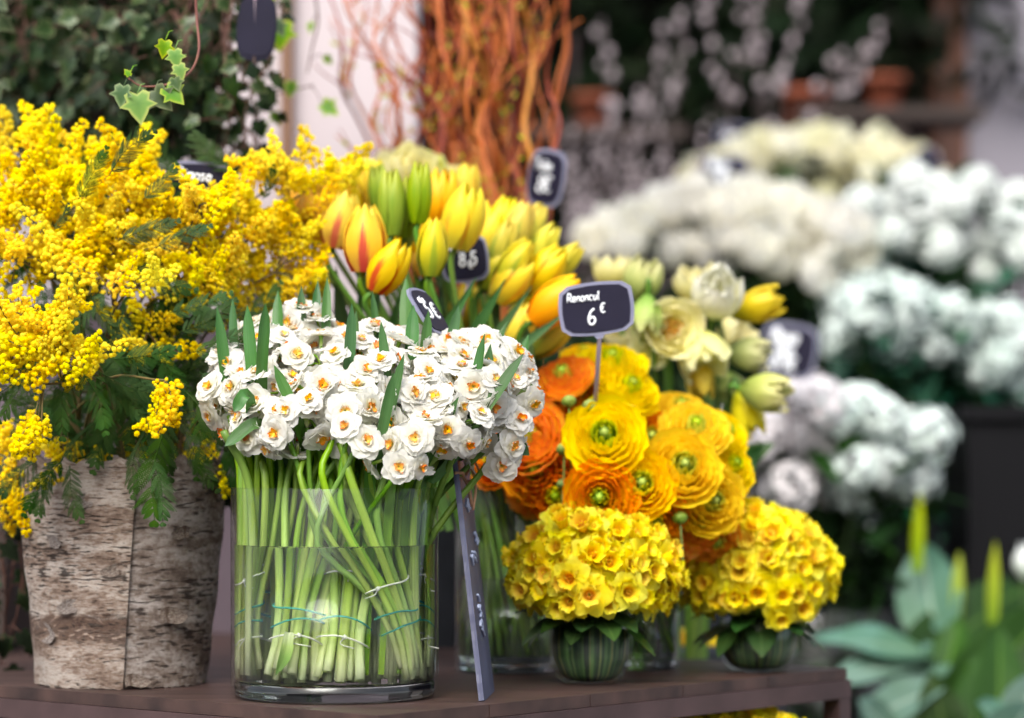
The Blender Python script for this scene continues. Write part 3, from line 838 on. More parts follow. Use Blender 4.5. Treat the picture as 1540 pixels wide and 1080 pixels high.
# leaf blades: tip, where it leaves the bunch, depth offset
LEAVES = [((326, 464), (352, 640), .03), ((350, 450), (362, 600), .05), ((372, 462), (384, 600), .0), ((399, 459), (392, 580), -.03), ((418, 440), (420, 560), .07), ((453, 433), (450, 560), .08), ((478, 425), (470, 560), .09), ((492, 420), (488, 560), .08), ((529, 459), (520, 610), -.005), ((536, 470), (532, 600), .03), ((573, 486), (584, 610), -.02), ((560, 440), (566, 560), .07), ((611, 420), (610, 560), .09), ((622, 462), (616, 580), .03), ((644, 470), (630, 580), .03), ((608, 535), (578, 670), -.065), ((592, 562), (566, 690), -.08), ((690, 462), (660, 580), .06), ((763, 486), (712, 600), .04), ((729, 505), (700, 640), -.02), ((795, 506), (745, 640), .05), ((788, 534), (700, 660), -.035), ((738, 520), (712, 650), .0), ((412, 552), (452, 650), -.055), ((338, 674), (392, 640), -.05), ((352, 622), (374, 600), -.07), ((796, 688), (752, 660), .02), ((640, 440), (640, 560), .1), ((690, 600), (668, 720), -.06), ((560, 600), (562, 720), -.05), ((512, 640), (540, 740), -.03), ((602, 640), (596, 740), -.06), ((420, 640), (416, 740), .0), ((470, 640), (486, 740), .0), ((640, 660), (634, 740), -.02), ((376, 640), (380, 740), .03), ((664, 640), (648, 740), .02), ((702, 668), (652, 740), -.03)]
blades = []
for (tip, lo, dd) in LEAVES:
    T = at(tip[0], tip[1] - 3, VY + dd - .018); Lp = at(*lo, VY + dd * .8 - .018)
    rim = at(500 + (lo[0] - 500) * .9, 745, VY + max(.03, min(.07, dd * .8 + .05)) if lo[1] < 700 else VY + dd); rim = fit(rim, VR - .012)
    foot = fit(V(rim.x * 1.0 + (vc.x - rim.x) * .2, rim.y, TOP + VB + .01), VR - .014)
    if lo[1] >= 700: Lp = rim.lerp(T, .35)
    P = smooth([foot, rim, Lp, T], 6)
    t = thing('narcissus_foliage', '', 'leaf', V(*foot), 'narcissus leaves among the white flowers'); t['_px'] = tip[0]
    b = MB(); blade(b, P, ru(.0046, .0066), V(ru(-.9, .9), -1, ru(0, .4)), fold=.3, tip=.9, base=.55); b.build('leaf_blade', M['nleaf'], t); blades.append(t)
rank(blades, 'blue green strap leaf among the white narcissi, {} by its tip')
# strings and rubber bands round the bundles
ties = []
for bi, pts in TIES.items():
    c = sum(pts, V(0, 0, 0)) / len(pts); B = BUN[bi]
    f = at(B['f'][0], 1030, VY + B['f'][1]); r = at(B['r'][0], 740, VY + B['r'][1]); ax = V(r.x - f.x, r.y - f.y, VH - VB).normalized()
    rad = max((p - c).length for p in pts) + .0062
    for k, (dz, mt, nm) in enumerate(((-.022, 'tie_w', 'white string'), (-.008, 'tie_g', 'teal band'), (.004, 'tie_g', 'teal band'), (.03, 'tie_w', 'white string'))):
        if (bi + k) % 5 == 4: continue
        cc = c + ax * dz; q = (ax + V(ru(-.2, .2), ru(-.1, .1), 0)).normalized(); e1 = q.orthogonal().normalized(); e2 = q.cross(e1)
        ring = [fit(cc + (e1 * math.cos(a) + e2 * math.sin(a) * .92) * rad * (1 + .04 * math.sin(3 * a + k)) + q * .002 * math.sin(2 * a), VR - .005) for a in [i * 2 * math.pi / 28 for i in range(29)]]
        b = MB(); b.tube(ring, .0009, 5, cap=False)
        if mt == 'tie_w':
            kp = min(ring, key=lambda p: p.y); b.ico(kp, .0022, 1, .2)
            b.tube(smooth([kp, kp + V(ru(-.01, .01), .0, -.006), kp + V(ru(-.014, .014), .002, -.01)], 3), .0006, 4)
        t = b.build('bundle_tie', M[mt]); tag(t, '', 'tie', 'strings and bands round the narcissus bundles'); t['_px'] = B['f'][0] + k * .1; t['_nm'] = nm; ties.append(t)
rank([t for t in ties if t['_nm'] == 'white string'], 'thin white string tied round a narcissus bundle in water, {} of the strings')
rank([t for t in ties if t['_nm'] == 'teal band'], 'teal rubber band round a narcissus bundle in water, {} of the bands')
# papery husk that peels off one bundle's foot
hp = at(432, 985, VY - .07); b = MB()
blade(b, smooth([hp + V(.004, 0, .02), hp + V(0, -.004, 0), hp + V(-.009, -.001, -.018)], 4), .006, V(0, -1, .2), fold=.5, tip=.4)
tag(b.build('papery_husk', M['nstem']), 'papery pale husk peeling at the foot of a stem bundle', 'husk')

# ================================================================ mimosa
def raceme_protos():
    out = []
    for v in range(8):
        b = MB(); n = RND.choice((60, 70, 80)); L = ru(.036, .052)
        ax = smooth([V(0, 0, 0), V(ru(-.006, .006), ru(-.006, .006), L * .5), V(ru(-.012, .012), ru(-.012, .012), L)], 5)
        for k in range(n):
            t = (k + .5) / n; q = ax[min(len(ax) - 1, int(t * (len(ax) - 1) + .5))]
            a = k * 2.4; r = (.0118 * (1 - t * .75) + .0015) * ru(.4, 1.12)
            rb_ = ru(.0015, .0028); cb_ = V(q.x + math.cos(a) * r, q.y + math.sin(a) * r, q.z + ru(-.003, .003)); uv_ = (.5, ru(.2, 1)); b.ico(cb_, rb_ * .88, 1, .12, uv=uv_); b.fuzz(cb_, rb_, 46, uv_)
        b.tube(ax, .0006, 4, 1)
        out.append(b.mesh('flower_spray', [M['mimosa'], M['mstem']]))
    return out


def frond_protos():
    out = []
    for v in range(5):
        b = MB(); L = ru(.085, .1)
        bend = ru(-.012, .012)
        ax = smooth([V(0, 0, 0), V(bend, L * .5, ru(-.004, .01)), V(bend * .3, L, ru(-.02, .004))], 8)
        b.tube(ax, [.0008 * (1 - .6 * i / len(ax)) for i in range(len(ax))], 4, 0)
        npair = 13
        for i in range(npair):
            t = .1 + .9 * i / (npair - 1); q = ax[min(len(ax) - 1, int(t * (len(ax) - 1)))]
            pl_ = .03 * math.sin(math.pi * (t * .72 + .2)) * ru(.85, 1.1)
            for sd in (-1, 1):
                an = math.radians(ru(38, 52) - 14 * t)
                d = V(sd * math.sin(an), math.cos(an), ru(-.35, .05)).normalized(); up = V(0, 0, 1); side = d.cross(up).normalized()
                nl = 13
                for k in range(nl):
                    s = (k + .6) / nl; c = q + d * (pl_ * s) + V(0, 0, -.25 * pl_ * s * s)
                    ll = .0042 * math.sin(math.pi * (s * .8 + .15))
                    for e in (-1, 1):
                        dd = (side * e + d * .75).normalized()
                        wv = d * .0009
                        b.poly([c - wv * .6, c + dd * ll * .55 - wv, c + dd * ll, c + dd * ll * .5 + wv, c + wv * .6], [(.5, s)] * 5)
        out.append(b.mesh('frond', M['frond']))
    return out


RAC = raceme_protos(); FRO = frond_protos()
# one entry per branch: tip px, depth, spread px, number of sprays, direction of its sprays
EXTRA = 1
MIM = [((28, 232), 2.84, 52, 13), ((82, 254), 2.80, 46, 12), ((132, 250), 2.80, 46, 12), ((196, 238), 2.78, 26, 9), ((36, 292), 2.74, 52, 13), ((104, 300), 2.72, 48, 13), ((172, 300), 2.74, 46, 12), ((226, 318), 2.75, 38, 10), ((28, 372), 2.70, 46, 11), ((92, 372), 2.70, 46, 11), ((160, 372), 2.72, 44, 10), ((300, 300), 2.70, 24, 7), ((290, 350), 2.73, 40, 11), ((262, 420), 2.72, 38, 10), ((326, 400), 2.74, 42, 11), ((356, 340), 2.80, 40, 10), ((398, 318), 2.84, 40, 10), ((432, 252), 2.86, 32, 9), ((486, 250), 2.90, 30, 8), ((414, 392), 2.82, 44, 10), ((462, 330), 2.88, 34, 8), ((222, 486), 2.72, 36, 9), ((46, 468), 2.62, 44, 13), ((86, 512), 2.60, 44, 13), ((18, 536), 2.60, 40, 10), ((250, 565), 2.585, 17, 4), ((66, 600), 2.60, 22, 5), ((100, 668), 2.72, 40, 8), ((14, 708), 2.74, 24, 6), ((440, 430), 2.86, 36, 8), ((150, 408), 2.66, 22, 4), ((300, 672), 2.76, 26, 4), ((48, 640), 2.76, 34, 6), ((210, 640), 2.80, 30, 4), ((360, 450), 2.82, 40, 8), ((204, 412), 2.66, 18, 3), ((-22, 330), 2.78, 40, 7), ((260, 620), 2.82, 40, 5)]
FRD = [(118, 300, 2.66, 62, 80), (165, 262, 2.64, 40, 85), (215, 300, 2.66, 45, 70), (82, 346, 2.64, 60, 42), (120, 400, 2.66, 250, 95), (130, 420, 2.67, 300, 90), (160, 440, 2.66, 225, 85), (180, 360, 2.66, 20, 85), (235, 372, 2.68, 25, 80), (200, 400, 2.70, 340, 95), (185, 470, 2.68, 265, 95), (150, 500, 2.68, 285, 90), (45, 540, 2.60, 240, 95), (30, 570, 2.62, 205, 80), (110, 545, 2.62, 262, 105), (125, 560, 2.62, 290, 95), (140, 565, 2.63, 315, 100), (150, 560, 2.62, 340, 95), (165, 540, 2.63, 10, 95), (200, 540, 2.64, 300, 100), (215, 560, 2.65, 262, 110), (240, 590, 2.66, 280, 120), (245, 650, 2.64, 268, 130), (225, 640, 2.66, 255, 100), (232, 690, 2.62, 275, 90), (280, 590, 2.66, 305, 100), (300, 560, 2.66, 335, 85), (290, 530, 2.66, 15, 90), (310, 520, 2.64, 25, 70), (270, 500, 2.68, 30, 90), (255, 470, 2.68, 20, 90), (300, 460, 2.70, 350, 85), (320, 600, 2.68, 290, 100), (280, 650, 2.68, 300, 90), (180, 610, 2.66, 250, 100), (150, 630, 2.68, 235, 95), (95, 690, 2.66, 240, 95), (80, 700, 2.66, 258, 80), (105, 700, 2.66, 285, 80), (60, 690, 2.7, 225, 80), (200, 510, 2.7, 250, 100), (230, 520, 2.7, 290, 100), (170, 580, 2.7, 270, 100), (100, 580, 2.68, 250, 80), (330, 650, 2.72, 285, 100), (340, 680, 2.74, 280, 100), (190, 440, 2.72, 290, 100), (230, 450, 2.72, 310, 90), (110, 460, 2.7, 300, 80), (300, 610, 2.7, 265, 100), (260, 560, 2.70, 250, 110), (0, 590, 2.64, 330, 80), (395, 300, 2.8, 70, 50), (60, 420, 2.68, 280, 60), (345, 560, 2.7, 275, 90), (20, 640, 2.74, 270, 90)]
r_ = random.Random(21)
for k in range(95):     # the dark green under the blossom, denser towards the middle of the pot
    x = r_.uniform(-10, 370); y = r_.uniform(430, 690)
    if (x < 60 and y < 560): continue
    FRD.append((x, y, r_.uniform(2.70, 2.92), r_.choice((r_.uniform(200, 340), r_.uniform(-40, 60))), r_.uniform(80, 125)))
for k in range(45):
    FRD.append((r_.uniform(0, 400), r_.uniform(250, 430), r_.uniform(2.78, 2.95), r_.uniform(20, 330), r_.uniform(80, 120)))
mouth = V(pc.x, pc.y, TOP + Hp - .03)
br = []
for i, (p, Y, s, n) in enumerate(MIM):
    tip = at(p[0], p[1] + (s * .4 if p[1] < 600 else -s), Y)
    a = i * 2.4
    foot = mouth + V(math.cos(a) * .05, math.sin(a) * .05, -.0)
    mid = foot.lerp(tip, .5) + V((tip.x - foot.x) * -.15, 0, .05)
    P = smooth([foot - V(0, 0, .1), foot, mid, tip], 6)
    t = thing('mimosa_branch', '', 'branch', V(*(foot - V(0, 0, .1))), 'mimosa branches in the bark pot'); t['_px'] = p[0]; t['_py'] = p[1]; t['_n'] = n
    b = MB(); b.tube(P, [.0026 * (1 - .6 * k / len(P)) for k in range(len(P))], 6)
    for k in range(n):
        q = V(ru(-1, 1), ru(-1, 1), ru(-1, 1))
        while q.length > 1: q = V(ru(-1, 1), ru(-1, 1), ru(-1, 1))
        e = s / F * Y
        pos = at(p[0], p[1], Y) + V(q.x * e, q.y * e * 1.1, q.z * e) - V(0, 0, .014)
        d = V(q.x * .9 + ru(-.5, .5), q.y * .6 + ru(-.7, .4), .55 + ru(-.5, .6))
        if p[1] > 560: d.z = -.8
        b.tube(smooth([tip, tip.lerp(pos, .6) + V(0, 0, .004), pos], 3), .0008, 4)
        put('flower_spray', RND.choice(RAC), t, frame(pos, d, ru(.8, 1.15), ru(0, 6.28)))
    b.build('stem', M['mstem'], t)
    br.append(t)
for (px, py, Y, ang, ln) in FRD:
    t = min(br, key=lambda o: (o['_px'] - px) ** 2 + (o['_py'] - py) ** 2)
    a = math.radians(ang); d = V(math.cos(a), ru(-.35, .1), math.sin(a)).normalized(); z = V(ru(-.5, .5), -1, ru(-.1, .5)); x = d.cross(z).normalized(); z = x.cross(d)
    s = ln / F * Y / .092
    R_ = Matrix(((x.x, d.x, z.x, 0), (x.y, d.y, z.y, 0), (x.z, d.z, z.z, 0), (0, 0, 0, 1)))
    put('frond', RND.choice(FRO), t, Matrix.Translation(at(px, py, Y)) @ R_ @ Matrix.Diagonal((s, s, s, 1)))
for k, fn in (('tallest tier', lambda y: y < 280), ('second tier', lambda y: 280 <= y < 345), ('middle tier', lambda y: 345 <= y < 440), ('low front tier', lambda y: 440 <= y < 600), ('drooping bottom tier', lambda y: y >= 600)):
    rank([o for o in br if fn(o['_py'])], 'yellow mimosa branch in the birch pot, {} in the ' + k)

# ================================================================ tulips
def tulip_proto(mat, r=.0185, h=.058, openk=0.0, stem_r=.003, slim=1.0, ruf=.0006, pointy=.0):
    b = MB()

    def prof(off):
        def f(t):
            a = t
            rr = (r * slim) * (math.sin(math.pi * min(1, (.10 + a * (.78 - openk * .25))) ** .82)) ** .75
            rr *= (1 - .12 * off) * (1 + .25 * openk * a)
            return max(rr, .0015), h * (a ** .92) * (1 - .03 * off)
        return f
    ph = ru(0, 6.28)
    for k in range(3):
        wrap(b, ph + k * 2.094 + ru(-.1, .1), prof(1), 1.0, -.0004, nt=8, ns=5, ruf=ruf, edge=-.0008, p=.95, q=.55)
    for k in range(3):
        wrap(b, ph + 1.05 + k * 2.094 + ru(-.1, .1), prof(0), .98, .0008, nt=8, ns=5, ruf=ruf, edge=-.0012, p=.9, q=.5)
    return b.mesh('bloom', mat)


TUL = {}
for k, args in {'flame': dict(mat='tul_flame'), 'orange': dict(mat='tul_orange'), 'yellow': dict(mat='tul_yellow'), 'green': dict(mat='tul_green', r=.0115, h=.056, slim=.95), 'lime': dict(mat='tul_lime', r=.0145, h=.055)}.items():
    mt = args.pop('mat'); TUL[k] = [tulip_proto(M[mt], **args, openk=ru(-.05, .12)) for _ in range(3)]
KINDW = {'flame': 'yellow tulip flamed with red', 'orange': 'orange yellow tulip', 'yellow': 'plain yellow tulip', 'green': 'closed green tulip bud', 'lime': 'lime yellow half-closed tulip'}
TVY = topY(1018) + .078
tvc = at(772, 1018, TVY); tvc.z = TOP; TVR = 88 / F * TVY; TVH = .2
tvase = glass_vase('glass_vase', 'wide clear glass vase behind the slate, holding the tulip stems', tvc, TVR, TVH, .10, .012, M['old_glass'])
# px, py of the bloom's middle; lean in degrees to the right; kind; scale; depth
TULIPS = [(452, 306, -8, 'orange', .9, 2.95), (505, 276, -2, 'orange', .95, 3.0), (524, 300, 4, 'yellow', .95, 2.94), (560, 276, 2, 'yellow', .95, 3.0), (612, 330, 4, 'green', 1.0, 2.9), (757, 330, 16, 'yellow', .9, 2.98), (744, 400, 26, 'lime', .95, 2.94), (802, 336, 26, 'lime', .95, 3.02), (850, 392, 44, 'lime', .95, 2.98), (716, 336, 10, 'yellow', .95, 2.98), (640, 380, 4, 'orange', .9, 2.96), (534, 330, 2, 'yellow', 1.0, 2.96), (566, 370, 8, 'orange', .9, 2.92), (700, 280, 8, 'yellow', .9, 3.04), (473, 322, -4, 'orange', 1.08, 2.90), (512, 330, 14, 'flame', 1.05, 2.86), (549, 358, 2, 'flame', 1.2, 2.80), (586, 400, 30, 'flame', 1.02, 2.78), (536, 274, 2, 'yellow', 1.1, 2.96), (492, 300, -2, 'orange', 1.0, 2.95), (589, 302, 0, 'green', 1.25, 2.86), (572, 288, -6, 'green', 1.1, 2.92), (612, 310, 6, 'green', 1.15, 2.88), (631, 288, 2, 'green', 1.15, 2.86), (651, 368, 6, 'lime', 1.1, 2.80), (628, 348, 2, 'orange', 1.1, 2.96), (665, 300, 4, 'orange', 1.15, 2.94), (697, 326, 14, 'yellow', 1.18, 2.86), (640, 318, 4, 'yellow', 1.0, 3.0), (735, 350, 12, 'yellow', 1.0, 2.98), (780, 340, 22, 'lime', 1.1, 2.96), (757, 366, 20, 'lime', 1.0, 2.94), (815, 368, 34, 'lime', 1.05, 2.98), (822, 406, 38, 'yellow', 1.05, 2.94), (776, 394, 34, 'lime', 1.1, 2.92), (772, 420, 40, 'yellow', 1.0, 2.92), (838, 452, 48, 'orange', 1.15, 2.88), (782, 488, 20, 'yellow', .9, 2.92), (832, 506, 52, 'lime', 1.0, 2.92), (800, 452, 40, 'lime', 1.0, 3.0), (700, 460, 16, 'yellow', .95, 3.0), (722, 398, 20, 'orange', 1.0, 3.02), (560, 318, 0, 'yellow', 1.0, 3.02), (680, 372, 10, 'orange', 1.0, 3.0), (602, 352, -2, 'orange', .95, 3.02)]
tul = []
for i, (px, py, lean, kind, s, Y) in enumerate(TULIPS):
    Y = Y + .0
    a = math.radians(lean); d = V(math.sin(a), ru(-.3, -.02), math.cos(a)).normalized()
    h = .058 * s
    base = at(px, py, Y) - d * (h * .5)
    an = i * 2.4; rr = (TVR - .02) * math.sqrt((i + .5) / len(TULIPS))
    foot = V(tvc.x + math.cos(an) * rr, tvc.y + math.sin(an) * rr, TOP + .02)
    rim = V(tvc.x + (base.x - tvc.x) * .32 + math.cos(an) * .015, tvc.y + (base.y - tvc.y) * .4 + math.sin(an) * .01, TOP + TVH)
    dd = V(rim.x - tvc.x, rim.y - tvc.y, 0)
    if dd.length > TVR - .015: dd *= (TVR - .015) / dd.length; rim = V(tvc.x + dd.x, tvc.y + dd.y, rim.z)
    P = smooth([foot, rim, rim.lerp(base, .6) - d * .02 + V(0, 0, .012), base - d * .02, base + d * .001], 5)
    t = thing('tulip', '', 'flower', foot, 'tulips in the wide glass vase'); t['_px'] = px; t['_nm'] = kind
    b = MB(); b.tube(P, .0031, 7); b.build('stem', M['tstem'], t)
    put('bloom', RND.choice(TUL[kind]), t, frame(base, d, s, ru(0, 6.28)))
    if i % 2 == 0:
        q = rim.lerp(base, ru(.1, .3)); e = q + V((base.x - tvc.x) * .5 + ru(-.03, .03), ru(-.05, .01), ru(.07, .13))
        b = MB(); blade(b, smooth([q, q.lerp(e, .5) + V(0, -.012, .012), e], 5), ru(.011, .017), V(ru(-.5, .5), -1, .3), fold=.35, tip=.45, base=.6); b.build('leaf', M['tleaf'], t)
    tul.append(t)
for k in KINDW:
    rank([t for t in tul if t['_nm'] == k], KINDW[k] + ' behind the white narcissi, {} of its colour')
cr_ = []
for (px, py, Y) in ((594, 262, 3.18), (648, 262, 3.18), (622, 252, 3.24), (684, 288, 3.2)):
    cr_.append((px, py, Y))
# broad leaves that stand between the tulips and the sign
bl = []
for (x0, y0, x1, y1, w, Y) in ((640, 560, 716, 418, .013, 2.80), (690, 560, 760, 420, .014, 2.82), (720, 560, 800, 430, .012, 2.86), (560, 520, 572, 430, .012, 2.86), (520, 500, 505, 400, .011, 2.88), (610, 540, 622, 430, .011, 2.84), (660, 540, 640, 420, .01, 2.88), (750, 560, 850, 470, .011, 2.86), (740, 520, 744, 400, .013, 2.92), (590, 540, 600, 440, .012, 2.9), (470, 480, 480, 390, .01, 2.92), (550, 560, 540, 420, .012, 2.92), (800, 560, 812, 470, .011, 2.92), (680, 560, 684, 440, .012, 2.92)):
    A = at(x0, y0, Y + .03); B_ = at(x1, y1, Y)
    foot = V(tvc.x + (A.x - tvc.x) * .6, tvc.y - .02, TOP + .15)
    t = thing('tulip_foliage', '', 'leaf', foot, 'broad tulip leaves under the tulip blooms'); t['_px'] = x1
    b = MB(); blade(b, smooth([foot, foot.lerp(A, .55) + V(0, .01, 0), A, B_], 5), w, V(ru(-.4, .4), -1, .3), fold=.35, tip=.5, base=.35); b.build('leaf_blade', M['tleaf'], t); bl.append(t)
rank(bl, 'broad dark green tulip leaf below the tulip blooms, {} by its tip')

# ================================================================ ranunculus
def ran_proto(mats, R=.036, tight=1.0, cen=.3):
    b = MB()
    rings = 8
    for k in range(rings):
        q = k / (rings - 1)                 # 0 outermost
        rk = R * (1 - .78 * q) * ru(.96, 1.04)
        hk = R * (.62 + .42 * math.sin(q * 1.7)) * ru(.94, 1.05)
        lip = (.14 * (1 - q) - .3 * q) * tight
        n = 6 if k < 4 else 5

        def prof(t, rk=rk, hk=hk, lip=lip):
            return rk * (math.sin(min(1, t * 1.12) * math.pi * .5) ** .62) * (1 + lip * t * t) + .0005, hk * (t ** 1.35)
        for j in range(n):
            wrap(b, j * 2 * math.pi / n + k * .55 + ru(-.15, .15), prof, ru(.66, .9), ru(-.001, .0018), nt=6, ns=6, mi=1 if k >= 6 else 0, ruf=ru(.0006, .002), edge=ru(-.0008, .001), p=1.0, q=.32)
    c = MB()
    rc = R * .24
    for k in range(3):
        for j in range(5):
            def prof2(t, r_=rc * (1 - k * .28), h_=R * .98):
                return r_ * math.sin(min(1, t * 1.3) * 1.571) * (1 - .45 * t * t) + .0004, h_ * (.55 + .52 * t)
            wrap(c, j * 1.2566 + k * .6, prof2, .62, 0, nt=4, ns=3)
    c.ico((0, 0, R * .9), rc * .5, 2, .06)
    return b.mesh('petals', [mats, M['ran_in']]), c.mesh('centre', M['ran_c'])


RAN = {k: [ran_proto(M[m]) for _ in range(2)] for k, m in (('yellow', 'ran_y'), ('orange', 'ran_o'), ('deep orange', 'ran_d'))}
RVY = topY(1012) + .058
rvc = at(972, 1012, RVY); rvc.z = TOP
rvase = glass_vase('glass_vase', 'narrow clear glass vase between the two bouquets, holding the ranunculus', rvc, 52 / F * RVY, .165, .08, .012, M['old_glass'])
# px, py, kind, size, face direction (x, z), depth
RANS = [(910, 655, 'yellow', 1.06, (-.05, .25), 2.78), (1046, 645, 'yellow', .95, (.1, .75), 2.86), (1027, 702, 'yellow', 1.02, (.1, .2), 2.80), (964, 728, 'yellow', .92, (.0, .1), 2.78), (902, 748, 'orange', .92, (-.05, .05), 2.77), (1069, 752, 'yellow', .98, (.4, .0), 2.82), (848, 566, 'orange', .8, (-.4, 1.2), 2.90), (920, 545, 'yellow', .95, (.2, 1.6), 2.94), (946, 584, 'yellow', .92, (.6, .9), 2.92), (797, 655, 'orange', .98, (-.6, .5), 2.84), (742, 684, 'deep orange', .9, (-.9, .2), 2.88), (806, 705, 'deep orange', .95, (-.4, -.1), 2.84), (790, 742, 'deep orange', .7, (-.7, -.5), 2.86), (838, 742, 'deep orange', .9, (-.3, -.4), 2.84), (984, 782, 'orange', .85, (.1, -.5), 2.80), (1050, 785, 'orange', .9, (.4, -.5), 2.84), (1024, 616, 'yellow', .82, (.3, 1.3), 2.96), (1098, 700, 'yellow', .85, (.9, .4), 2.88), (830, 610, 'deep orange', .85, (-.7, .7), 2.93), (870, 600, 'orange', .9, (-.2, 1.0), 2.95), (866, 700, 'deep orange', .8, (-.3, .1), 2.86), (1090, 650, 'yellow', .75, (.8, .9), 2.93), (980, 660, 'orange', .85, (0, .5), 2.92), (940, 790, 'orange', .75, (-.1, -.6), 2.84), (1075, 810, 'orange', .72, (.5, -.7), 2.86), (880, 535, 'yellow', .7, (-.1, 1.8), 3.0), (720, 640, 'deep orange', .7, (-.9, .7), 2.94), (1040, 850, 'orange', .7, (.3, -.5), 2.92)]
ran = []
for i, (px, py, kind, s, fd, Y) in enumerate(RANS):
    d = V(fd[0] + ru(-.1, .1), -1, fd[1] + .1 + ru(-.1, .1)).normalized()
    c = at(px, py, Y); base = c - d * .022 * s
    foot = V(rvc.x + ru(-.03, .03), rvc.y + ru(-.03, .03), TOP + .02)
    rim = V(rvc.x + (c.x - rvc.x) * .25, rvc.y + ru(-.02, .03), TOP + .165)
    P = smooth([foot, rim, rim.lerp(base, .6) + V(0, .02, .02), base - d * .01, base + d * .004], 5)
    t = thing('ranunculus', '', 'flower', foot, 'ranunculus in the narrow glass vase'); t['_px'] = px; t['_nm'] = kind
    b = MB(); b.tube(P, .0023, 6); b.build('stem', M['gbud'], t)
    a, q = RND.choice(RAN[kind]); Mx = frame(base, d, s, ru(0, 6.28))
    put('petals', a, t, Mx); put('centre', q, t, Mx); ran.append(t)
for k in RAN:
    rank([t for t in ran if t['_nm'] == k], k + ' ranunculus below the price sign, {} of its colour')
buds = []
for (px, py, Y, s) in ((856, 603, 2.80, .0072), (888, 610, 2.80, .0076), (848, 675, 2.80, .0072), (846, 728, 2.82, .006), (1023, 778, 2.80, .0078)):
    c = at(px, py, Y); foot = V(rvc.x - .02, rvc.y - .02, TOP + .05); k = c + V(.003, .02, -.07)
    t = thing('ranunculus_bud', '', 'bud', foot, 'green ranunculus buds'); t['_px'] = px
    b = MB(); b.tube(smooth([foot, foot.lerp(k, .6) + V(0, .02, 0), k, c - V(0, 0, s * .6)], 5), .0012, 5); b.build('stem', M['gbud'], t)
    b = MB(); b.ico(c, s, 2, .03, sq=.85)
    for j in range(5):
        er = V(math.cos(j * 1.257), math.sin(j * 1.257), 0)
        rows = [[c + V(0, 0, -s * .9) + er.cross(V(0, 0, 1)) * 0 for _ in range(3)]]
        for aa in (.35, .8, 1.15):
            q = er * (math.sin(aa * 1.5) * s * 1.12) + V(0, 0, -math.cos(aa * 1.5) * s * .97); sd = er.cross(V(0, 0, 1)) * s * .35
            rows.append([c + q - sd, c + q * 1.02, c + q + sd])
        b.grid(rows, [[(.2, .5), (.5, .5), (.8, .5)]] * 4)
    b.build('bud_head', M['gbud'], t); buds.append(t)
rank(buds, 'small round green ranunculus bud on a thin stalk, {} of the buds')

# ================================================================ pale double tulips at the right
def double_proto(mat, R=.022, H=.05, op=.0, inner=None, center=False):
    b = MB()
    for k in range(4):
        q = k / 3
        rk = R * (1 - .2 * k) * (1 + op * (1 - q))

        def prof(t, rk=rk, k=k):
            return rk * math.sin(min(1, t * 1.25 + .1) * 1.571) ** .8 * (1 + (op * .8 - .42 * (1 - op)) * t ** 2) + .001, H * (t ** .95) * (1 - .09 * k) * (1 - op * .25)
        for j in range(4 if k < 3 else 3):
            wrap(b, j * 1.571 + k * .7 + ru(-.2, .2), prof, ru(.75, .95), 0, nt=7, ns=6, ruf=ru(.001, .003), edge=ru(-.002, .002), p=.95, q=.5)
    if center:
        for j in range(14):
            a = j * 2.4; r = .004 * math.sqrt(j)
            b.ico(V(math.cos(a) * r, math.sin(a) * r, H * .42 + ru(-.003, .003)), .003, 1, .2, mi=1)
    return b.mesh('bloom', [mat, M['stamen']])


DBL = {'g': double_proto(M['pale_g']), 'o': double_proto(M['pale'], .026, .045, .45, center=True), 'y': double_proto(M['pale_y'], .02, .055), 'w': double_proto(M['pale_w'], .024, .048, .1), 'p': double_proto(M['pale'], .022, .05, .2)}
KW = {'g': 'pale green double tulip bud', 'o': 'wide open pale yellow double tulip with brown stamens', 'y': 'strong yellow double tulip', 'w': 'creamy white double tulip', 'p': 'pale yellow double tulip'}
DTS = [(966, 424, 'g', 1.1, (.3, -.3, 1), 3.10), (972, 474, 'g', .95, (-.1, -.3, -1), 3.06), (1012, 494, 'o', .8, (.2, -1, .05), 3.06), (921, 412, 'p', .9, (0, -.1, 1), 3.16), (1056, 530, 'p', 1.15, (.3, -.5, -1), 3.08), (1052, 562, 'y', .95, (.1, -.3, -1), 3.10), (1078, 444, 'w', 1.25, (.1, -.8, .8), 3.08), (1134, 462, 'y', 1.1, (1, -.25, .35), 3.12), (1124, 532, 'g', 1.0, (1, -.3, -.1), 3.12), (1150, 590, 'g', 1.15, (1, -.5, -.15), 3.06), (1122, 618, 'y', 1.0, (.4, -.3, -1), 3.10), (1048, 430, 'p', 1.0, (-.2, -.3, 1), 3.18), (986, 520, 'p', 1.0, (-.4, -.8, -.2), 3.14), (1104, 500, 'p', .9, (.6, -.4, .3), 3.2), (940, 500, 'p', .9, (-.3, -.5, .3), 3.2), (1094, 580, 'g', .9, (.4, -.4, -.5), 3.18)]
DVY = 3.22; dvc = V(at(1030, 0, DVY).x, DVY, 0)
# a tall zinc bucket standing on the ground behind the table


def bucket(name, label, c, r0, r1, h, m, n=40):
    t = thing(name, label, 'bucket', c)
    b = MB(); b.lathe([(r0 - .004, .012), (r0, 0), (r0, .004), (r1, h - .004), (r1 + .004, h), (r1 - .002, h + .001), (r1 - .005, h - .006), (r0 - .004, .012)], n); b.cap(r0 - .004, .013, n); b.cap(r0, 0.0005, n, up=False)
    for zz in (.3, .72):
        rr = r0 + (r1 - r0) * zz
        ring = [V(rr * math.cos(a), rr * math.sin(a), h * zz) for a in [i * 2 * math.pi / n for i in range(n + 1)]]
        b.tube(ring, .003, 5, cap=False)
    o = b.build('shell', m); o.parent = t
    return t


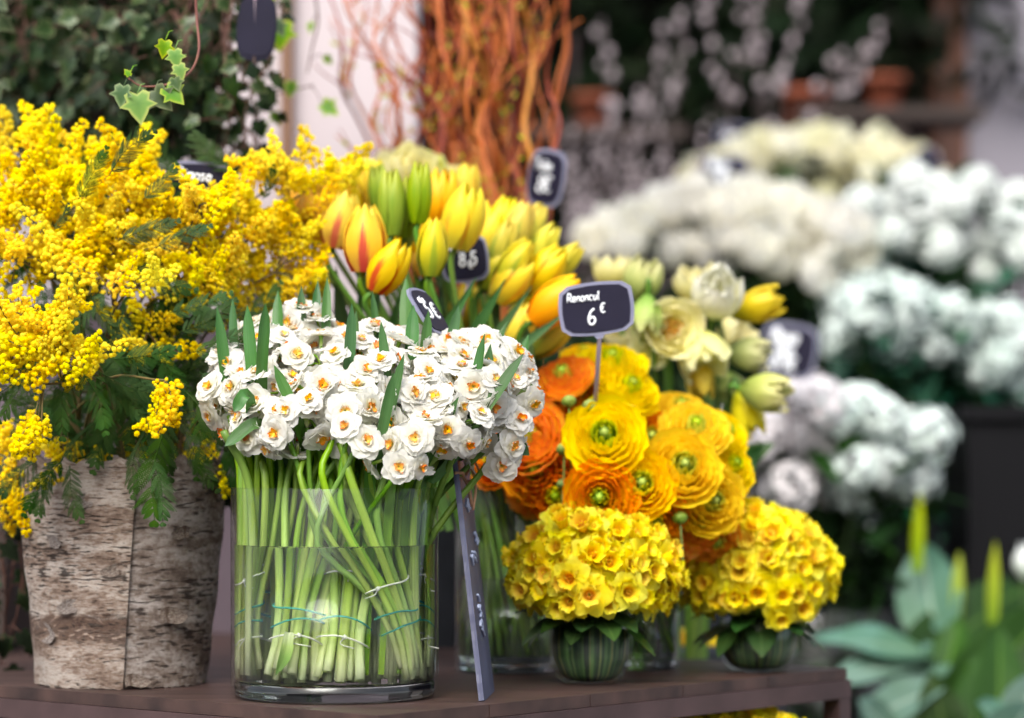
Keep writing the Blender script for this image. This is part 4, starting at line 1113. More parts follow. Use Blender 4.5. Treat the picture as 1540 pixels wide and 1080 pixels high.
bucket('flower_bucket', 'zinc bucket on the ground behind the table holding pale double tulips', dvc, .09, .12, .62, M['zinc'])
dts = []
for i, (px, py, kind, s, d, Y) in enumerate(DTS):
    d = Vector(d).normalized(); c = at(px, py, Y); base = c - d * .024 * s
    foot = V(dvc.x + ru(-.05, .05), dvc.y + ru(-.05, .05), .05)
    top_ = V(dvc.x + (c.x - dvc.x) * .3, dvc.y, .62)
    P = smooth([foot, top_, top_.lerp(base, .7) + V(0, .02, .05), base - d * .015, base], 6)
    t = thing('double_tulip', '', 'flower', foot, 'pale double tulips behind the ranunculus'); t['_px'] = px; t['_nm'] = kind
    b = MB(); b.tube(P, .003, 6); b.build('stem', M['tstem'], t)
    put('bloom', DBL[kind], t, frame(base, d, s, ru(0, 6.28)))
    b = MB(); q = top_.lerp(base, .45); e = q + V((c.x - dvc.x) * .4 + ru(-.04, .04), ru(-.06, .0), ru(.05, .1)); blade(b, smooth([q, q.lerp(e, .5) + V(0, -.01, .015), e], 4), ru(.01, .016), V(ru(-.5, .5), -1, .3), fold=.3, tip=.45); b.build('leaf', M['tleaf'], t)
    dts.append(t)
for k in KW:
    rank([t for t in dts if t['_nm'] == k], KW[k] + ', {} of its look')

# ================================================================ small daffodil bouquets in bowls
def daf_proto(mat):
    b = MB()
    for k in range(6):
        petal(b, k * math.pi / 3 + ru(-.15, .15), ru(.0125, .015), ru(.0056, .0068), 66 + ru(-14, 10), 86 + ru(-20, 20), cup=ru(-.1, .3), ruf=.001, r0=.002, nt=4, ns=4, base=.45, p=.75, q=.55)
    c = MB()
    n = 20
    c.lathe([(.0012, .002), (.0036, .0018), (.0043, .006), (.0052, .0105), (.0072, .0128), (.0068, .0125), (.0046, .0104), (.0036, .006), (.0016, .0035)], n, mod=lambda r, z, a, i: (r * (1 + (.12 * math.sin(6 * a + z * 900) if 3 <= i <= 5 else 0)), z + (.0008 * math.sin(9 * a) if 3 <= i <= 5 else 0)))
    for j in range(5):
        a = j * 1.257; c.tube([V(math.cos(a) * .001, math.sin(a) * .001, .002), V(math.cos(a) * .0016, math.sin(a) * .0016, .009)], .0006, 4, 0)
    return b.mesh('petals', mat), c.mesh('trumpet', M['trump'])


DAF = [daf_proto(M['daf']) for _ in range(3)] + [daf_proto(M['daf_o'])]
LEAFP = []
for _ in range(3):
    b = MB(); oval_leaf(b, Matrix.Identity(4), .06, .016, droop=ru(.15, .5), fold=.15, wave=.01); LEAFP.append(b.mesh('leaf_blade', M['salal']))


def strips_mat():
    m, nt, N, L = new_mat('leaf_strip_lining')
    uv = N.new('ShaderNodeUVMap'); sep = N.new('ShaderNodeSeparateXYZ'); L.new(uv.outputs[0], sep.inputs[0])
    wv = N.new('ShaderNodeTexNoise'); wv.noise_dimensions = '1D'; wv.inputs['Scale'].default_value = 46; wv.inputs['Detail'].default_value = 2; L.new(sep.outputs[0], wv.inputs['W'])
    r = ramp(N, [(.3, rgb(24, 46, 26)), (.48, rgb(44, 82, 40)), (.62, rgb(92, 128, 66)), (.75, rgb(150, 128, 78))]); L.new(wv.outputs[0], r.inputs[0])
    P = N.new('ShaderNodeBsdfPrincipled'); out = N.new('ShaderNodeOutputMaterial'); L.new(r.outputs[0], P.inputs['Base Color']); P.inputs['Roughness'].default_value = .4; L.new(P.outputs[0], out.inputs[0])
    return m


M['strips'] = strips_mat()


def posy(c, px_name, lab, rx, rz, zc, n, bowl_r, bowl_h, leaves, cname, seed):
    """c = bowl foot on its support; the dome of flowers has its middle at height zc"""
    t = thing('bouquet_bowl', lab, 'bowl', c)
    pr = [(.0, .0005), (bowl_r * .62, .0005), (bowl_r * .8, bowl_h * .1), (bowl_r * .97, bowl_h * .34), (bowl_r, bowl_h * .55), (bowl_r * .96, bowl_h * .8), (bowl_r * .88, bowl_h)]
    b = MB(); b.lathe(pr + [(r - .0025, z) for r, z in reversed(pr[1:])], 40); o = b.build('glass_wall', M['old_glass']); o.parent = t
    b = MB(); b.lathe([(max(0.0, r - .0035), z + .003) for r, z in pr[:-1]] + [(bowl_r * .88 - .004, bowl_h * .86)], 48); o = b.build('leaf_lining', M['strips']); o.parent = t
    ctr = V(c.x, c.y, zc); fl = []; lv = []
    for i in range(n):
        # even spread over the dome, kept to the sides and top
        u = (i + .5) / n; z = 1 - 1.38 * u; a = i * 2.39996 + seed
        d = V(math.sqrt(max(0, 1 - z * z)) * math.cos(a), math.sqrt(max(0, 1 - z * z)) * math.sin(a), z)
        if d.y > .45: continue
        d = (d + V(ru(-.15, .15), ru(-.15, .15), ru(-.15, .15))).normalized()
        p = ctr + V(d.x * rx, d.y * rx, d.z * rz) * ru(.84, 1.04) * (1 + .07 * math.sin(3 * a + seed * 5) + .06 * math.sin(z * 6 + a * 2))
        f = thing('daffodil', '', 'flower', V(c.x, c.y, c.z + bowl_h * .8), 'daffodils of ' + cname); f['_px'] = p.x / p.y; f['_nm'] = z
        fd = (d + V(ru(-.4, .4), ru(-.6, .1), ru(-.4, .3)) * (.5 if z < .2 else 1)).normalized()
        A = V(c.x + d.x * .012, c.y + d.y * .012, c.z + bowl_h * .8)
        b = MB(); b.tube(smooth([A, A.lerp(p, .6) + V(0, 0, .008), p - fd * .014, p], 3), .0015, 5); b.build('stem', M['gbud'], f)
        q, tr = RND.choice(DAF); Mx = frame(p, fd, ru(1.2, 1.5), ru(0, 6.28)); put('petals', q, f, Mx); put('trumpet', tr, f, Mx); fl.append(f)
    third = sorted(fl, key=lambda o: -o['_nm'])
    k = len(third) // 4
    for nm, part in (('top', third[:k]), ('upper', third[k:2 * k]), ('middle', third[2 * k:3 * k]), ('lowest', third[3 * k:])):
        rank(part, 'yellow daffodil, {} in the ' + nm + ' ring of ' + cname)
    for i in range(leaves):
        a = i * 2 * math.pi / leaves + ru(-.2, .2); d = V(math.cos(a), math.sin(a), ru(-.55, .05)).normalized()
        if d.y > .75: continue
        A = V(c.x + d.x * bowl_r * .6, c.y + d.y * bowl_r * .6, c.z + bowl_h - .006 + ru(.0, .014))
        l = thing('collar_foliage', '', 'leaf', A, 'collar leaves round ' + cname); l['_px'] = (A.x + d.x * .05) / A.y
        x = d.cross(V(0, 0, 1)).normalized(); z = x.cross(d)
        put('leaf_blade', RND.choice(LEAFP), l, Matrix.Translation(A) @ Matrix(((x.x, d.x, z.x, 0), (x.y, d.y, z.y, 0), (x.z, d.z, z.z, 0), (0, 0, 0, 1))) @ Matrix.Scale(ru(.75, 1.05), 4)); lv.append(l)
    rank(lv, 'dark glossy collar leaf under ' + cname + ', {} of its leaves')


BY = topY(1031) + .03
bc = at(888, 1031, BY); bc.z = TOP
posy(bc, 888, 'round glass bowl lined with striped leaves under the nearer daffodil bouquet', 110 / F * BY, 86 / F * BY, at(0, 868, BY).z, 200, 64 / F * BY, at(0, 922, BY).z - TOP, 16, 'the nearer daffodil bouquet', .3)
BY2 = 2.94
bc2 = at(1140, 1000, BY2); bc2.z = TOP
posy(bc2, 1140, 'round glass bowl with dark leaves at the table corner under the farther bouquet', 100 / F * BY2, 92 / F * BY2, at(0, 868, BY2).z, 200, 62 / F * BY2, at(0, 930, BY2).z - TOP, 16, 'the farther daffodil bouquet', 1.3)
BY3 = 2.92
bc3 = at(1095, 0, BY3); bc3.z = .3905
posy(bc3, 1090, 'glass bowl on the lower shelf under the table top holding daffodils', 112 / F * BY3, .058, .522, 130, .045, .07, 10, 'the bouquet under the table', .7)

# ================================================================ slate board
sY = topY(1055)
s0 = at(720, 1055, sY); s0.z = TOP + .0005
topL = at(677, 668, sY + .05)
ax = (topL - s0); HL = ax.length; ax.normalize()
wid = V(.075, .997, 0.0); wid = (wid - ax * wid.dot(ax)).normalized(); nr = wid.cross(ax).normalized()
if nr.x < 0: nr = -nr
slate = thing('slate_board', 'thin dark slate board leaning on edge against the narcissus vase', 'board', s0)
b = MB(); TH = .005; WD = .115
rr = random.Random(4)
rows = []; uvs = []
nh = 30
for i in range(nh + 1):
    t = i / nh; j1 = rr.uniform(-.0007, .0007); j2 = rr.uniform(-.0006, .0006)
    p = s0 + ax * (HL * t)
    rows.append([p + wid * j1, p + wid * j1 + nr * (TH * .5 + j2), p + wid * (j1 + .0008) + nr * TH, p + wid * (WD + j2) + nr * TH, p + wid * (WD + j1), ]); uvs.append([(0, t), (.3, t), (.4, t), (.9, t), (1, t)])
b.grid(rows, uvs, closed=True)
b.poly(rows[0][::-1], [(0, 0)] * 5); b.poly(rows[-1], [(0, 0)] * 5)
b.build('slab', M['slate'], slate, smooth=False)
for (t, u, w_, h_) in ((.80, .02, .03, .016), (.58, .02, .04, .014), (.40, .025, .035, .015), (.32, .03, .03, .012), (.68, .05, .05, .012)):
    b = MB()
    for k in range(5):
        q = s0 + ax * (HL * t + rr.uniform(-h_, h_) * .5) + wid * (u + rr.uniform(0, w_)) + nr * (TH + .0012)
        e = q + ax * rr.uniform(-.008, .008) + wid * rr.uniform(.008, .02)
        b.tube([q, q.lerp(e, .5) + ax * .002, e], .0014, 5, flat=1.0)
    b.build('chalk_stroke', M['chalk'], slate)
b = MB(); kn = s0 + ax * (HL * .885) + nr * (TH + .002) + wid * .018
b.tube(smooth([kn + wid * -.018 + nr * -.006, kn + wid * -.012 + nr * .001, kn, kn + nr * .004 + ax * -.012, kn + wid * .004 + ax * -.03 + nr * .005], 5), .0017, 6)
b.tube(smooth([kn, kn + nr * .008 + ax * .006, kn + nr * .011 + ax * -.012, kn + nr * .006 + ax * -.034], 5), .0013, 6)
b.tube(smooth([kn + nr * .003, kn + nr * .012 + ax * .012, kn + nr * .016 + ax * -.004, kn + nr * .002 + ax * -.006], 5), .0012, 6)
b.build('twine_loop', M['twine'], slate)

# ================================================================ price signs
def arc(cx, cy, rx, ry, a0, a1, n=10):
    return [(cx + rx * math.cos(math.radians(a0 + (a1 - a0) * i / n)), cy + ry * math.sin(math.radians(a0 + (a1 - a0) * i / n))) for i in range(n + 1)]


GL = {'R': [[(.05, 0), (.1, 1), (.4, .95), (.46, .75), (.38, .56), (.08, .5)], [(.22, .52), (.52, 0)]], 'e': [[(.05, .28), (.38, .34), (.34, .56), (.16, .6), (.04, .36), (.1, .06), (.42, .06)]], 'n': [[(.05, 0), (.08, .58)], [(.07, .36), (.22, .6), (.36, .5), (.4, .0)]], 'o': [arc(.22, .3, .19, .29, 90, 450, 12)], 'u': [[(.05, .58), (.06, .14), (.18, .0), (.34, .12), (.38, .58)], [(.38, .58), (.42, 0)]], 'c': [arc(.24, .3, .2, .29, 50, 310, 10)], 'l': [[(.12, 1), (.08, .1), (.2, 0)]], 'i': [[(.1, .58), (.1, 0)], [(.1, .78), (.11, .84)]], 'm': [[(.04, 0), (.07, .58)], [(.06, .4), (.18, .6), (.26, .45), (.27, 0)], [(.27, .4), (.4, .6), (.48, .45), (.5, 0)]], 'T': [[(0, 1), (.55, 1.02)], [(.28, 1), (.26, 0)]], 'p': [[(.05, .58), (.03, -.35)], arc(.22, .3, .17, .28, 160, -160, 10)], 's': [[(.34, .52), (.16, .6), (.08, .46), (.3, .24), (.24, .04), (.04, .06)]], 'D': [[(.08, 0), (.1, 1)], [(-.02, .98), (.3, 1), (.52, .7), (.5, .3), (.3, .02), (.04, 0)]], '6': [[(.4, 1), (.18, .8), (.04, .4), (.12, .06), (.32, 0), (.46, .2), (.38, .44), (.2, .46), (.08, .28)]], '8': [arc(.25, .74, .17, .24, -90, 270, 12), arc(.25, .25, .21, .25, 90, 450, 12)], '5': [[(.42, 1), (.12, .98), (.08, .58), (.32, .6), (.44, .32), (.3, .02), (.05, .06)]], 'E': [arc(.3, .5, .26, .46, 50, 310, 10), [(-.04, .6), (.34, .62)], [(-.04, .42), (.32, .42)]], 'a': [arc(.2, .3, .17, .28, 20, 380, 12), [(.38, .58), (.42, 0)]]}
GW = {'i': .26, 'l': .28, 'm': .62, 'D': .64, 'T': .58, 'R': .6}


def word(mb, s, x, y, h, th, z=0.0, slant=.1, step=1.0):
    for ch in s:
        if ch in GL:
            for st in GL[ch]:
                pts = [V(x + (q[0] + slant * q[1]) * h, z, y + q[1] * h) for q in st]
                pts = smooth(pts, 3) if len(pts) > 2 else pts
                mb.tube(pts, th, 5)
        x += (GW.get(ch, .5) if ch != ' ' else .4) * h * step
    return x


def price_sign(lab, c, w_, h_, roll, yaw, stake_to, texts, pitch=0.0, face='plate', edge='plate_b'):
    """c = middle of the plate, w_, h_ = half sizes in metres"""
    t = thing('price_sign', lab, 'sign', c)
    Mx = Matrix.Translation(c) @ Matrix.Rotation(math.radians(yaw), 4, 'Z') @ Matrix.Rotation(math.radians(pitch), 4, 'X') @ Matrix.Rotation(math.radians(roll), 4, 'Y')

    def outline(w, h):
        pts = []
        cor = [(-w, -h), (w * .96, -h), (w, h), (-w * .98, h)]
        for i in range(4):
            a, b_ = cor[i], cor[(i + 1) % 4]
            for k in range(10):
                q = (k + .5) / 10; q = .06 + q * .88; bow = .13 * h * math.sin(math.pi * q)
                dx, dz = b_[0] - a[0], b_[1] - a[1]; ln = math.hypot(dx, dz)
                pts.append((a[0] + dx * q + dz / ln * bow * .9, a[1] + dz * q - dx / ln * bow))
        return [(x, z * (1 if True else 0)) for x, z in pts]

    def slab(mb, w, h, y0, y1):
        o = outline(w, h); n = len(o)
        A = [Mx @ V(x, y0, z) for x, z in o]; B = [Mx @ V(x, y1, z) for x, z in o]
        mb.poly(A[::-1] if y0 < y1 else A, [(0, 0)] * n); mb.poly(B, [(0, 0)] * n)
        for i in range(n):
            k = (i + 1) % n; mb.poly([A[i], A[k], B[k], B[i]], [(0, 0)] * 4)
    b = MB(); slab(b, w_, h_, 0, .003)
    neck = [Mx @ V(x, y, z) for y in (.0004, .0026) for x, z in ((-w_ * .2, -h_ * 1.05), (w_ * .2, -h_ * 1.05), (w_ * .07, -h_ * 1.3), (-w_ * .07, -h_ * 1.3))]
    b.poly(neck[:4], [(0, 0)] * 4); b.poly(neck[4:][::-1], [(0, 0)] * 4)
    for i in range(4):
        k = (i + 1) % 4; b.poly([neck[i], neck[k], neck[4 + k], neck[4 + i]], [(0, 0)] * 4)
    b.build('border', M[edge], t, smooth=False)
    b = MB(); slab(b, w_ * .9, h_ * .87, -.0012, -.0002); b.build('face', M[face], t, smooth=False)
    b = MB(); a0 = Mx @ V(0, .0015, -h_ * 1.22); b.tube([a0, a0.lerp(stake_to, .5), stake_to], .0022, 6); b.build('stake', M['stake'], t)
    for (s, x, z, hh, th) in texts:
        m2 = MB(); word(m2, s, x * w_, z * h_, hh * h_, th, -.0016); m2.v = [Mx @ p for p in m2.v]; m2.build('writing', M['ink'], t)
    return t


c = at(897, 464, 2.74)
price_sign('navy price sign with pale border reading 6 euros above the ranunculus', c, .0355, .0235, -6, -6, at(889, 700, 2.86), [('Renoncul', -.80, .36, .36, .0008), ('6', -.28, -.66, .66, .0013), ('E', .1, -.22, .42, .0009)])
c = at(699, 389, 2.92)
price_sign('navy price sign half hidden among the tulip blooms and leaves', c, .0235, .0225, -8, 8, at(672, 560, 2.95), [('Tulipes', -.84, .42, .36, .001), ('8 5', -.3, -.35, .6, .0013), ('E', .1, -.5, .4, .001)])
c = at(821, 268, 3.3)
price_sign('small blue grey price sign turned aside in front of the willow', c, .024, .031, 10, -38, at(812, 480, 3.34), [('Tulip', -.75, .3, .4, .001), ('8E', -.45, -.55, .65, .0013)])
c = at(646, 468, 2.66)
price_sign('narrow edge-on price sign rising out of the white narcissi', c, .026, .024, 0, 70, at(672, 600, 2.68), [('5 E', -.5, -.4, .8, .0012), ('mim', -.7, .3, .4, .001)], pitch=-33)
c = at(300, 282, 2.84)
price_sign('dark price sign half buried in the yellow mimosa sprays', c, .031, .024, 5, 10, at(296, 470, 2.86), [('Dimosa', -.8, .28, .5, .0011), ('8 E', .0, -.5, .5, .0011)])
c = at(1090, 258, 4.9)
price_sign('blurred blue price sign between the two beds of cream roses', c, .04, .026, 4, -12, at(1088, 420, 4.95), [('Rose', -.7, .1, .6, .003), ('8E', -.3, -.7, .6, .003)])
c = at(1110, 208, 5.6)
price_sign('far blue grey price sign at the back left of the cream roses', c, .042, .024, 2, 10, at(1110, 320, 5.65), [('Rose', -.7, -.2, .7, .003)])
c = at(1391, 246, 4.9)
price_sign('dark price sign tilted at the back right of the cream roses', c, .027, .022, -30, 14, at(1386, 400, 4.95), [])
c = at(1186, 528, 4.0)
price_sign('pale blue price sign covered in writing above the round white heads', c, .038, .036, 8, -10, at(1190, 680, 4.05), [('Rose', -.7, .3, .5, .003), ('Ton', -.6, -.2, .5, .003), ('8 5E', -.6, -.75, .5, .003)])
c = at(386, 42, 2.94)
t = price_sign('dark slate tag hanging among the ivy at the top', c, .018, .031, 4, 0, at(384, -70, 2.94), [], edge='plate')

# ================================================================ ivy at the top left
ivl = []


def vine(pts, n, size, mat, lab, grp, px, stem='ivystem', sr=.0016, each=False, spread=.03):
    P = smooth(pts, 6)
    t = thing('ivy_vine', lab, 'vine', P[0], grp); t['_px'] = px
    b = MB(); b.tube(P, [sr * (1 - .5 * i / len(P)) for i in range(len(P))], 5)
    lf = MB(); sp = MB()
    for k in range(n):
        q = P[min(len(P) - 1, int((k + .6) / n * len(P)))]
        d = V(ru(-1, 1), ru(-1, .3), ru(-.9, .5)).normalized(); e = q + d * ru(.3, 1) * spread
        b.tube([q, q.lerp(e, .5) + V(0, 0, .004), e], .0006, 4)
        nz = V(ru(-.8, .8), -1, ru(-.2, .9)).normalized(); y = (V(d.x * .8, 0, ru(-1.2, -.1))).normalized(); x = y.cross(nz).normalized(); nz = x.cross(y)
        Mx = Matrix.Translation(e) @ Matrix(((x.x, y.x, nz.x, 0), (x.y, y.y, nz.y, 0), (x.z, y.z, nz.z, 0), (0, 0, 0, 1)))
        if each:
            l = MB(); ivy_leaf(l, Mx, size * ru(.8, 1.15)); l.build('leaf', mat, t)
        else:
            ivy_leaf(lf, Mx, size * ru(.7, 1.2))
    b.build('stem', M[stem], t)
    if not each: lf.build('foliage', mat, t)
    return t


for i in range(84):
    px = -30 + 420 * ((i * .618) % 1) ** 1.12
    Y = 2.98 + .5 * ((i * .382) % 1)
    bot = (215 if px < 330 else 250) + ru(-45, 30) - (30 if px < 120 else 0)
    if px > 300: Y += .1
    p0 = at(px + ru(-30, 30), -70, Y + ru(0, .1)); p1 = at(px + ru(-40, 40), 70, Y + ru(-.1, .05)); p2 = at(px + ru(-40, 40), bot, Y + ru(-.05, .1))
    dens = 36 if px < 260 else 15
    ivl.append(vine([p0, p0.lerp(p1, .5) + V(ru(-.02, .02), ru(-.03, .03), 0), p1, p1.lerp(p2, .5) + V(ru(-.02, .02), ru(-.03, .0), 0), p2], dens, ru(.017, .025) if px < 280 else ru(.016, .023), M['ivy'] if i % 6 else M['ivy_v'], '', 'ivy vines hanging over the mimosa', px, spread=.045 if px < 280 else .035))
rank(ivl, 'trailing vine of dark ivy leaves hanging above the mimosa, {} of the mass')
t = vine([at(292, -40, 2.72), at(296, 30, 2.72), at(299, 75, 2.70), at(286, 108, 2.69), at(255, 126, 2.68), at(215, 130, 2.68), at(193, 118, 2.68)], 0, .02, M['ivy_l'], 'curled red ivy tip with bright lime leaves in front of the dark ivy', None, 250, 'redstem', .0016)
for (px, py, sz, dx, dz, mt) in ((186, 130, .022, -.2, -1, 'ivy_v'), (206, 142, .030, .15, -1, 'ivy_l'), (232, 136, .026, .7, -.8, 'ivy_v'), (250, 132, .024, .8, -.7, 'ivy_l'), (268, 98, .016, .3, -1, 'ivy_l'), (248, 62, .017, -.1, -1, 'ivy_l'), (262, 76, .018, .2, -1, 'ivy_l'), (194, 114, .008, -.5, .8, 'ivy_l'), (262, 118, .014, .4, -1, 'ivy_v')):
    e = at(px, py, 2.67); nz = V(ru(-.5, .5), -1, .3).normalized(); y = V(dx, -.1, dz).normalized(); x = y.cross(nz).normalized(); nz = x.cross(y)
    l = MB(); ivy_leaf(l, Matrix.Translation(e) @ Matrix(((x.x, y.x, nz.x, 0), (x.y, y.y, nz.y, 0), (x.z, y.z, nz.z, 0), (0, 0, 0, 1))), sz)
    q = at(px + 12, py - 16, 2.68); l.tube([q, q.lerp(e, .5) + V(0, 0, .004), e], .0006, 4); l.build('leaf', M[mt], t)
vine([at(330, 240, 3.2), at(370, 205, 3.2), at(400, 150, 3.2), at(440, 136, 3.2), at(472, 128, 3.2)], 5, .022, M['ivy_l'], 'wisp of ivy reaching right across the pale wall', None, 440)
vine([at(470, -30, 3.25), at(478, 30, 3.25), at(470, 70, 3.25), at(462, 110, 3.25)], 2, .016, M['ivy_l'], 'thin ivy shoot hanging in front of the wall by the batten', None, 470)
vine([at(420, -40, 3.1), at(424, 0, 3.1), at(428, 22, 3.1)], 3, .03, M['ivy_l'], 'short ivy shoot with round green leaves beside the dark slate tag', None, 425)
vine([at(345, 300, 3.1), at(370, 260, 3.1), at(392, 222, 3.1)], 2, .012, M['ivy'], 'bare ivy twig between the sign and the right mimosa plume', None, 380)
bl = []
for i, (px, y0, y1) in enumerate(((20, 760, 960), (4, 740, 930), (336, 690, 780), (326, 680, 770), (-12, 770, 1000))):
    A = at(px, y0, 2.92); B_ = at(px + ru(-15, 15), y1, 2.95); bl.append(vine([A, A.lerp(B_, .5) + V(.01, 0, 0), B_], 9, .022, M['ivy'], '', 'ivy trailing beside the bark pot', px))
rank(bl, 'dark ivy trail hanging low beside the bark pot, {} of these')

# ================================================================ curly willow
WVY = 3.42; wvc = V(at(715, 0, WVY).x, WVY, 0)
bucket('flower_bucket', 'tall zinc bucket on the ground behind the table holding the willow', wvc, .085, .125, .8, M['zinc'])
wil = []
bases = [(700 + 55 * math.sin(i * 2.1), 400) for i in range(46)]
tops = [480, 505, 524, 540, 556, 572, 590, 604, 618, 632, 646, 660, 674, 688, 698, 706, 716, 728, 740, 752, 762, 772, 784, 794, 806, 818, 830, 842, 852, 862, 640, 690, 740, 600]
for i, tx in enumerate(tops):
    Y = WVY + ru(-.14, .18)
    bx = 630 + (tx - 500) * .5 + ru(-22, 22)
    P = [V(wvc.x + ru(-.05, .05), wvc.y + ru(-.05, .05), .06)]
    ph = ru(0, 6); am = ru(8, 20) if tx < 640 else ru(6, 15)
    for k in range(9):
        q = k / 8; py = 420 - 470 * q
        px = bx + (tx - bx) * q ** .8 + am * math.sin(ph + k * 1.9) * min(1, q * 2.5)
        P.append(at(px, py, Y + .03 * math.sin(ph * 2 + k * 1.3)))
    Pp = smooth(P, 5)
    kind = 'wil_y' if tx in (706, 762, 794, 690) else ('wil_r' if i % 3 == 0 else 'wil_o')
    r0 = ru(.0036, .006) if 640 < tx < 800 else ru(.002, .0034)
    t = thing('willow_branch', '', 'branch', P[0], 'curly willow branches behind the tulips'); t['_px'] = tx + i * .01; t['_nm'] = kind
    b = MB(); b.tube(Pp, [r0 * (1 - .62 * k / len(Pp)) for k in range(len(Pp))], 7); b.build('stem', M[kind], t)
    for w_ in range(4 if tx < 815 else 0):
        s = 12 + int(ru(0, len(Pp) - 16)); q = Pp[s]; sd = RND.choice((-1, 1)); T = [q]; d = V(sd * ru(.25, .7), ru(-.3, .3), .8)
        for k in range(5):
            d = (d + V(ru(-.75, .75), ru(-.3, .3), ru(-.1, .35))).normalized(); T.append(T[-1] + d * ru(.016, .028))
        b = MB(); b.tube(smooth(T, 4), [ru(.0012, .0018) * (1 - .12 * k / 5) for k in range(21)], 5); b.build('twig', M[kind if kind != 'wil_y' else 'wil_o'], t)
        if w_ % 2 == 0:
            l = MB()
            for k in range(4):
                e = T[1 + k]; dd = V(ru(-1, 1), ru(-1, .3), ru(.1, 1)).normalized(); x = dd.orthogonal().normalized(); z = x.cross(dd)
                oval_leaf(l, Matrix.Translation(e) @ Matrix(((x.x, dd.x, z.x, 0), (x.y, dd.y, z.y, 0), (x.z, dd.z, z.z, 0), (0, 0, 0, 1))), ru(.008, .014), .0035, nt=4, ns=1)
            l.build('bud_leaves', M['wil_leaf'], t)
    wil.append(t)
for k, nm in (('wil_o', 'orange brown'), ('wil_r', 'dark red'), ('wil_y', 'golden yellow')):
    rank([t for t in wil if t['_nm'] == k], nm + ' curly willow branch behind the tulips, {} of its colour')

# ================================================================ catkin branches in the dark behind
cat_ = []


def catkin(px0, py0, px1, py1, Y, n, size, i, bend=0):
    A = at(px0, py0, Y); B_ = at(px1, py1, Y); foot = V(A.x, Y, .1)
    P = smooth([foot, A, A.lerp(B_, .5) + V(bend, 0, 0), B_], 8)
    t = thing('catkin_branch', '', 'branch', foot, 'grey catkin branches in the dark shop'); t['_px'] = px1 + px0 * .001
    b = MB(); b.tube(P, [.0035 * (1 - .6 * k / len(P)) for k in range(len(P))], 5); b.build('stem', M['twig'], t)
    c = MB(); c.tube(P[8:], [size * .2] * (len(P) - 8), 4)
    for k in range(n):
        s = 8 + int((len(P) - 9) * (k + ru(0, .8)) / n); q = P[min(s, len(P) - 1)] + V(ru(-1, 1), ru(-1, 1), ru(-1, 1)) * size * 1.6
        c.ico(q, size * ru(.7, 1.2), 1, .1, sq=1.4)
    c.build('catkins', M['catkin'], t); cat_.append(t)


for i in range(26):
    x0 = 850 + 190 * ((i * .618) % 1); catkin(x0, 430, x0 + ru(-40, 60), ru(120, 330), 5.0 + ru(-.2, .3), 20, .0042, i, ru(-.03, .03))
for (x0, y0, x1, y1, b_) in ((1150, 250, 1100, -40, .03), (1170, 240, 1225, -40, -.02), (1220, 230, 1330, 30, .0), (1090, 230, 1060, -30, .0), (960, 260, 1000, 40, .0), (1100, 200, 1150, -30, .01), (1010, 260, 1030, 10, 0), (930, 280, 905, 30, 0), (1250, 190, 1325, 40, 0)):
    catkin(x0, y0, x1, y1, 5.6, 11, .008, 0, b_)
rank(cat_, 'grey twig with pale catkins in the dark shop, {} of these twigs')

# ================================================================ dark plants of the shop
dk = []
for i in range(40):
    px = 860 + 590 * ((i * .618) % 1); py = 40 + 190 * ((i * .382) % 1) - (40 if px > 1000 else 0); Y = 6.2 + 1.0 * ((i * .77) % 1)
    c = at(px, py, Y); t = thing('shop_plant', '', 'plant', V(c.x, Y, 0), 'dark leafy plants at the back of the shop'); t['_px'] = px
    b = MB(); b.tube(smooth([V(c.x, Y, 0), V(c.x + .03, Y, c.z * .5), c], 5), .008, 5); b.build('stem', M['twig'], t)
    l = MB()
    for k in range(46):
        e = c + V(ru(-1, 1), ru(-1, 1), ru(-1.2, 1)) * .17; dd = V(ru(-1, 1), ru(-1, .5), ru(-1, .6)).normalized(); x = dd.orthogonal().normalized(); z = x.cross(dd)
        oval_leaf(l, Matrix.Translation(e) @ Matrix(((x.x, dd.x, z.x, 0), (x.y, dd.y, z.y, 0), (x.z, dd.z, z.z, 0), (0, 0, 0, 1))), ru(.06, .12), ru(.014, .03), nt=4, ns=1)
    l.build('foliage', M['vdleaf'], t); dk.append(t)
rank(dk, 'dark leafy plant deep in the shop, {} of the row')
for (px, py, w_, lab) in ((892, 168, .045, 'terracotta pot at the left of the dark shop, beside the willow'), (1212, 172, .055, 'terracotta pot standing behind the cream roses'), (1330, 140, .045, 'terracotta pot high at the right near the door post')):
    Y = 6.0; c = at(px, py + 30, Y); t = thing('terracotta_pot', lab, 'pot', c)
    b = MB(); b.lathe([(w_ * .7, 0), (w_ * .92, w_ * 1.4), (w_ * 1.06, w_ * 1.4), (w_ * 1.06, w_ * 1.75), (w_ * .95, w_ * 1.75), (w_ * .85, w_ * 1.4)], 28); o = b.build('shell', M['terra']); o.parent = t
    b = MB(); b.cap(w_ * .9, w_ * 1.5, 28); o = b.build('soil', M['black']); o.parent = t
    wallbox('plant_shelf', 'narrow dark shelf under the terracotta pot, ' + {892: 'at the left', 1212: 'in the middle', 1330: 'at the right'}[px], 'shelf', M['shelfwood'], c.x - .2, c.x + .2, Y - .12, Y + .12, c.z - .025, c.z - .001)

